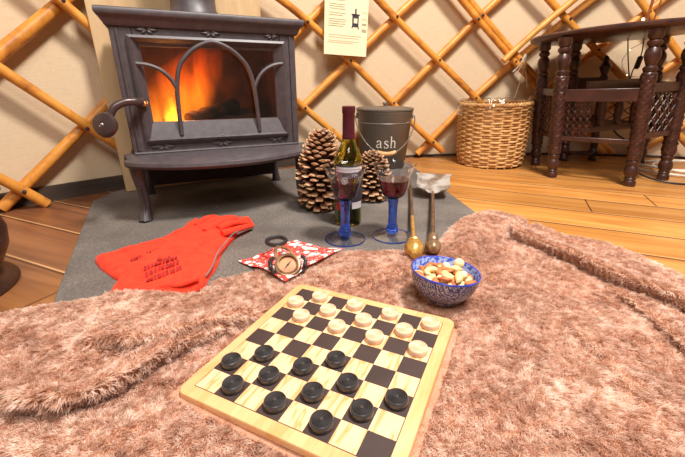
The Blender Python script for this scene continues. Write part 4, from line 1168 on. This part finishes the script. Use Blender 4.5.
# ------------------------------------------------------------------ hearth tools
def handle_prof(): return None
def along(p, q):
    p, q = Vector(p), Vector(q); d = (q-p).normalized(); return Matrix.Translation(p) @ d.to_track_quat('Z', 'Y').to_matrix().to_4x4()
a = at(414.5,253,.043); c_ = Vector((.252,1.33,.016))
tool = tag(empty('fire_poker', a), 'slim brass fire poker lying on the hearth left of the ash shovel', 'poker'); Lp = (c_-a).length
T = Matrix.Translation(-a) @ along(a, c_)
k_ = 1.12; mb = MB(); mb.lathe([(r*k_, z*k_) for r, z in [(0,-.016),(.006,-.014),(.0095,-.006),(.0075,.002),(.0125,.006),(.0185,.018),(.019,.028),(.013,.042),(.008,.046),(.0135,.052),(.008,.058),(.0095,.064),(.0058,.074),(0,.075)]], 28, T=T); mb.build('handle', M['brass'], tool)
mb = MB(); mb.lathe([(.0052,.088),(.0050,.26)], 12, T=T); mb.build('brass_sleeve', M['brass'], tool)
mb = MB(); mb.lathe([(.0046,.26),(.0046,Lp-.03),(.006,Lp-.025),(.004,Lp-.015),(.0055,Lp-.01),(.0,Lp)], 12, T=T)
mb.tube([(0,0,Lp-.05),(0.0,.012,Lp-.03),(0,.02,Lp-.012)], .003, 6, T=T); mb.build('shaft', M['shaft'], tool)
a = at(433,250,.043); c_ = Vector((.302,1.19,.030))
tool = tag(empty('ash_shovel', a), 'ash shovel with worn silvery blade and turned metal handle, on the hearth', 'shovel'); Lp = (c_-a).length
T = Matrix.Translation(-a) @ along(a, c_)
mb = MB(); mb.lathe([(0,-.002),(.008,.0),(.011,.006),(.0165,.013),(.0172,.024),(.013,.036),(.0095,.046),(.0125,.050),(.0095,.054),(.0075,.064),(.0105,.070),(.012,.076),(.009,.084),(.0058,.09),(0,.091)], 28, T=T); mb.build('handle', M['bronze'], tool)
mb = MB(); mb.lathe([(.0052,.088),(.0052,Lp+.01)], 12, T=T); mb.build('shaft', M['shaft'], tool)
# blade: spoon-sided plate rising from the shaft, tilted up at its far end
d = (c_-a).normalized(); sd = Vector((d.y, -d.x, 0)).normalized()
mb = MB(); nu, nv = 18, 12; vs = []; fs = []
dirb = Vector((d.x, d.y, .30)).normalized(); up_ = sd.cross(dirb); up_ = up_ if up_.z > 0 else -up_
for k_, off in ((0, 0), (1, -.002)):
    for i in range(nv+1):
        t = i/nv; hw = interp(t, [0,.06,.2,.4,.6,.8,1],[.026,.047,.055,.0565,.055,.056,.063])
        for j in range(nu+1):
            s = -1+2*j/nu
            p = c_-a + dirb*(.125*t + .008*(1-s*s)*(t > .9) ) + sd*hw*s + up_*(.014*abs(s)**3*(1-.6*t)+off)
            vs.append(p)
q = nu+1; tot = (nv+1)*q
for i in range(nv):
    for j in range(nu):
        fs.append((i*q+j, i*q+j+1, (i+1)*q+j+1, (i+1)*q+j)); fs.append((tot+i*q+j, tot+(i+1)*q+j, tot+(i+1)*q+j+1, tot+i*q+j+1))
for i in range(nv):
    for j in (0, nu): fs.append((i*q+j, (i+1)*q+j, tot+(i+1)*q+j, tot+i*q+j))
for j in range(nu):
    for i in (0, nv): fs.append((i*q+j, i*q+j+1, tot+i*q+j+1, tot+i*q+j))
mb.add(vs, fs); mb.build('blade', M['pewter'], tool)

# ------------------------------------------------------------------ dark pot at the left edge
pc = Vector((-.79,.585,0))
pot = tag(empty('copper_pot', pc), 'dark brown round metal pot on a flared foot at the left edge', 'pot')
mb = MB(); mb.lathe([(0,0),(.150,0),(.153,.004),(.148,.010),(.132,.014),(.124,.022),(.124,.030),(.138,.045),(.153,.075),(.157,.105),(.150,.135),(.130,.165),(.105,.182),(.09,.188),(.098,.200),(.100,.204),(.094,.204),(.085,.190),(0,.188)], 64); mb.build('body', M['pot'], pot)
mb = MB(); mb.tube(curve([(.06,-.03,.187),(.09,.02,.194),(.12,.06,.194),(.142,.09,.193)], 6), [.009]*12+[.010]*7, 12); mb.build('handle', M['iron_dark'], pot)

# ------------------------------------------------------------------ gauntlets and cloth
def inside_pts(poly, step):
    xs = [p[0] for p in poly]; ys = [p[1] for p in poly]; out = []
    A = np.array(poly)
    for x in np.arange(min(xs), max(xs), step):
        for y in np.arange(min(ys), max(ys), step):
            c = False; j = len(poly)-1
            for i in range(len(poly)):
                xi, yi = poly[i]; xj, yj = poly[j]
                if (yi > y) != (yj > y) and x < (xj-xi)*(y-yi)/(yj-yi)+xi: c = not c
                j = i
            if c: out.append((x+step*.2*sin(y*400), y))
    return out
def bdist(P, poly):
    P = np.asarray(P); best = np.full(len(P), 9.0); A = [np.array(p) for p in poly]
    for i in range(len(A)): best = np.minimum(best, segd(P, A[i], A[(i+1) % len(A)])[0])
    return best
def pad(poly, step, zfun, thick, wedge, name, mat, parent=None, wrinkle=0, loc=(0,0,0)):
    ip = inside_pts(poly, step); d = bdist(ip, poly) if ip else []
    ip = [p for p, q in zip(ip, d) if q > step*.45]
    pts = [Vector(p) for p in poly]+[Vector(p) for p in ip]; n = len(poly)
    v2, e2, f2, *_ = delaunay_2d_cdt(pts, [(i, (i+1) % n) for i in range(n)], [list(range(n))], 1, 1e-7)
    P = [(v.x, v.y) for v in v2]; dd = np.clip(bdist(P, poly)/wedge, 0, 1); prof = np.sqrt(1-(1-dd)**2)
    zb = zfun(P); L_ = Vector(loc)
    wr = [1+wrinkle*(noise.noise(Vector((x*22+y*9, y*34-x*6, 1)))+.6*noise.noise(Vector((x*70, y*70, 4)))) for x, y in P]
    vs = [Vector((x, y, zb[i]+.0012+thick*prof[i]*wr[i]))-L_ for i, (x, y) in enumerate(P)]+[Vector((x, y, zb[i]))-L_ for i, (x, y) in enumerate(P)]
    k = len(P); fs = [tuple(f) for f in f2]+[tuple(reversed([i+k for i in f])) for f in f2]
    edges = {}
    for f in f2:
        for i in range(len(f)): edges[(f[i], f[(i+1) % len(f)])] = 1
    for (i, j) in edges:
        if (j, i) not in edges: fs.append((j, i, i+k, j+k))
    mb = MB(); mb.add(vs, fs); o = mb.build(name, mat, parent, smooth=60); o.location = loc if parent is None else (0,0,0); return o
def pxs(l, z=.015): return [tuple(at(u, v, z).xy) for u, v in l]
def gz(base, amp, seed):
    def f(P):
        return [base+amp*(noise.noise(Vector((x*16, y*16, seed)))+.6*noise.noise(Vector((x*40, y*40, seed)))) for x, y in P]
    return f
def hz(P): return np.full(len(P), .0065)
low = pxs(curve([(95,256),(115,250),(152,240),(177,230),(189,222),(197,219),(205,221),(214,214.5),(222,216),(236,215.5),(238,218),(249,217.5),(253,222),(240,227),(225,236),(205,262),(170,275),(140,280),(117,277),(107,271),(98,264)], 4, True))
gl1 = empty('leather_gauntlet', (-.42,.80,.0065)); tag(gl1, 'lower red suede gauntlet lying on the hearth, its cuff pointing left', 'glove', 'red suede gauntlets')
def padL(poly, th, wd, root, name, zf, mat=None):
    loc = root.location
    o = pad(poly, .006, zf, th, wd, name, mat or M['glove'], root, .42, loc=tuple(loc)); return o
lowz = lambda P: np.full(len(P), .0065)
padL(low, .012, .013, gl1, 'cuff_and_hand', lowz)
def finger(root, pts, r, z0, name='finger'):
    mb = MB(); P = [at(u, v, z) for (u, v), z in zip(pts, z0)]; P = curve([tuple(p) for p in P], 5); k = len(P)
    mb.tube(P, [r*(1-.28*(i/(k-1))**3) for i in range(k)], 12, T=Matrix.Translation(-root.location)); mb.ball(P[-1], r*.74, 12, T=Matrix.Translation(-root.location)); mb.build(name, M['glove'], root)
finger(gl1, [(196,226),(205,219),(214,216.5)], .008, [.018,.02,.018]); finger(gl1, [(212,224),(222,219),(235,217.5)], .009, [.02,.022,.02]); finger(gl1, [(220,226),(235,221),(248,219)], .009, [.02,.02,.018])
up_poly = pxs(curve([(106,290),(107,289),(117,277),(135,266),(160,252),(180,238),(200,229),(216,222),(228,224),(236,224),(236,231),(229,239),(221,249),(216,262),(208,273),(203,283),(196,287),(178,288),(152,289)], 4, True), .022)
gl2 = empty('leather_gauntlet', (-.35,.72,.0065)); tag(gl2, 'upper red suede gauntlet with a dark stamp, lying across the other one', 'glove', 'red suede gauntlets')
def upz(P):
    d = bdist(P, low); 
    A = np.array(low); out_ = []
    for (x, y), q in zip(P, d):
        c = False; j = len(low)-1
        for i in range(len(low)):
            xi, yi = low[i]; xj, yj = low[j]
            if (yi > y) != (yj > y) and x < (xj-xi)*(y-yi)/(yj-yi)+xi: c = not c
            j = i
        s = q if c else -q
        out_.append(.0075+.0165*min(1, max(0, (s+.015)/.03)))
    return np.array(out_)
padL(up_poly, .011, .012, gl2, 'cuff_and_hand', upz)
finger(gl2, [(218,229),(232,223),(246,222.5)], .0085, [.034,.034,.026]); finger(gl2, [(222,234),(238,229),(252,225.5)], .0085, [.032,.03,.02]); finger(gl2, [(205,232),(222,221),(236,219)], .0085, [.034,.036,.03])
mb = MB(); P = [at(u, v, z) for u, v, z in ((152,290,.012),(165,286,.020),(180,285,.024),(192,281,.030),(199,277,.032),(201,284,.024),(195,291,.014),(178,292,.010),(160,291.5,.009))]
mb.tube(curve([tuple(p) for p in P], 6), .0045, 8, T=Matrix.Translation(-gl2.location)); mb.build('cuff_hem', M['glove'], gl2)
mb = MB(); P = [at(u, v, z) for u, v, z in ((206,276,.022),(213,265,.030),(218,252,.036),(226,242,.034),(235,232.5,.030),(247,229,.02))]
mb.tube(curve([tuple(p) for p in P], 6), .0016, 6, T=Matrix.Translation(-gl2.location)); mb.build('seam', M['felt'], gl2)
M['stamp_loc'] = None
rr = random.Random(9)
def stamp(root, u0, v0, u1, v1, hgt, nrow, zf):
    mb = MB()
    for k in range(nrow):
        x = 0
        while x < 1:
            w = rr.uniform(.05,.12); f = (k+.5)/nrow
            pts = []
            for (dx, dy) in ((0,-.32),(w,-.32),(w,.32),(0,.32)):
                ff = x+dx; vv_ = v0+(v1-v0)*ff+hgt*(f-.5+dy/nrow); uu = u0+(u1-u0)*ff+hgt*.2*(f-.5)
                p = at(uu, vv_, .03); pts.append((p.x, p.y))
            z = zf(pts); mb.add([Vector((a_, b_, c__+.0006))-root.location for (a_, b_), c__ in zip(pts, z)]+[Vector((a_, b_, c__-.001))-root.location for (a_, b_), c__ in zip(pts, z)], [(0,1,2,3),(0,4,5,1),(1,5,6,2),(2,6,7,3),(3,7,4,0)])
            x += w+rr.uniform(.02,.06)
    mb.build('stamp', M['glove_print'], root, smooth=0)
stamp(gl2, 145,274,178,264, 9, 3, lambda P: upz(P)+.0012+.0135)
stamp(gl2, 158,263,170,261, 4, 1, lambda P: upz(P)+.0012+.013)
stamp(gl1, 130,258,156,248, 6, 2, lambda P: [.0065+.0012+.0145]*len(P))

cq = [(238,257),(252,253),(268,247),(283,241),(296,236),(310,240.5),(326,244.5),(344,246),(332,256),(318,265),(302,274.5),(285,283.5),(275,277),(262,269),(250,262.5)]
cpoly = pxs([(a[0]+(b[0]-a[0])*t, a[1]+(b[1]-a[1])*t) for a, b in zip(cq, cq[1:]+cq[:1]) for t in (0, .33, .67)], .02)
def cz(P):
    P = np.asarray(P); th_p = np.arctan2(P[:, 0], P[:, 1]); e = edge_r(th_p)-np.sqrt((P**2).sum(1))
    t = np.clip((e+.03)/.06, 0, 1); t = t*t*(3-2*t)
    base = .0075*(1-t)+(throw_z(P)+.011)*t
    return base+.0022*np.sin(P[:, 0]*90+P[:, 1]*40)*np.sin(P[:, 1]*70)+.0022
o = pad(cpoly, .006, cz, .0012, .006, 'folded_cloth', M['cotton'], loc=(-.12,.77,.01))
tag(o, 'red and white floral cotton cloth lying half on the hearth, under the compass', 'cloth')

# pocket compass on the cloth
cc = at(288,266,.036); cm = tag(empty('pocket_compass', cc, rot=(radians(38), 0, radians(8))), 'old brass pocket compass with folding sights standing open on the floral cloth', 'compass')
mb = MB(); mb.lathe([(.0,-.008),(.020,-.008),(.0235,-.005),(.0235,.004),(.0215,.008),(.0175,.009),(.0165,.006),(.016,.004),(0,.004)], 36); mb.build('case', M['bronze'], cm)
mb = MB(); mb.lathe([(0,.0042),(.0155,.0042),(.0155,.005),(0,.005)], 32); dl = mb.build('dial', simple('dial_card', (214,138,86), (184,104,60), .4), cm)
mb = MB(); mb.prism([(-.012,0),(0,-.0016),(.012,0),(0,.0016)], .0052, .0058, T=Matrix.Rotation(.9, 4, 'Z')); mb.lathe([(0,.005),(.002,.0055),(0,.0075)], 10); mb.build('needle', M['ink'], dl)
mb = MB(); mb.tube([(.0175*cos(a), .0175*sin(a), .009) for a in np.linspace(0, 2*pi, 33)], .002, 8, caps=False); mb.build('bezel', M['bronze'], cm)
for s in (-1, 1):
    mb = MB(); mb.tube(curve([(s*.024,-.012,-.004),(s*.030,0,.0),(s*.031,.010,.002),(s*.025,.018,.0)], 6), .0035, 8); mb.ball((s*.030,.0,.001), (.004,.008,.006), 10); mb.build('sight', M['black_plastic'], cm)
mb = MB(); mb.tube(curve([(-.018,.014,-.003),(-.022,.03,-.010),(-.022,.048,-.024),(-.017,.058,-.034)], 6), .0032, 8); mb.tube(curve([(.010,.022,-.004),(.006,.036,-.014),(-.004,.050,-.028),(-.012,.058,-.036)], 6), .0032, 8); mb.build('hinge_arm', M['bronze'], cm)
ld_c = Vector((-.022,.078,-.048)); Tl = Matrix.Translation(ld_c) @ Matrix.Rotation(radians(-36), 4, 'X')
mb = MB(); mb.tube([Tl @ Vector((.0185*cos(a), .0185*sin(a), 0)) for a in np.linspace(0, 2*pi, 33)], .0042, 8, caps=False); mb.build('lid_ring', M['black_plastic'], cm)

make_fur(440000)

cm.scale = (1.12,)*3
# ------------------------------------------------------------------ light
def area(name, loc, target, size, power, color, shape='DISK'):
    l = bpy.data.lights.new(name, 'AREA'); l.shape = shape; l.size = size; l.energy = power; l.color = color
    o = bpy.data.objects.new(name, l); C.objects.link(o); o.location = loc
    o.rotation_euler = (Vector(target)-Vector(loc)).to_track_quat('-Z', 'Y').to_euler(); return o
area('skylight', (.75,.35,2.5), (.35,.9,0), .50, 114, (1,.935,.865))
area('overhead_fill', (.1,-.7,2.1), (0,.6,.0), 1.1, 40, (1,.95,.9))  # added fill lamp above and behind the camera, brightens the foreground
pl = bpy.data.lights.new('firelight', 'POINT'); pl.energy = 1.4; pl.color = (1,.42,.12); pl.shadow_soft_size = .03
po = bpy.data.objects.new('firelight', pl); C.objects.link(po); po.location = inst((.15,.10,.33))
w = bpy.data.worlds.new('world'); bpy.context.scene.world = w; w.use_nodes = True
bg = w.node_tree.nodes['Background']; bg.inputs['Color'].default_value = (1,.86,.72,1); bg.inputs['Strength'].default_value = .11
sc = bpy.context.scene
sc.view_settings.view_transform = 'Standard'; sc.view_settings.look = 'None'; sc.view_settings.gamma = 1
sc.view_settings.use_curve_mapping = False; sc.view_settings.exposure = 0.0
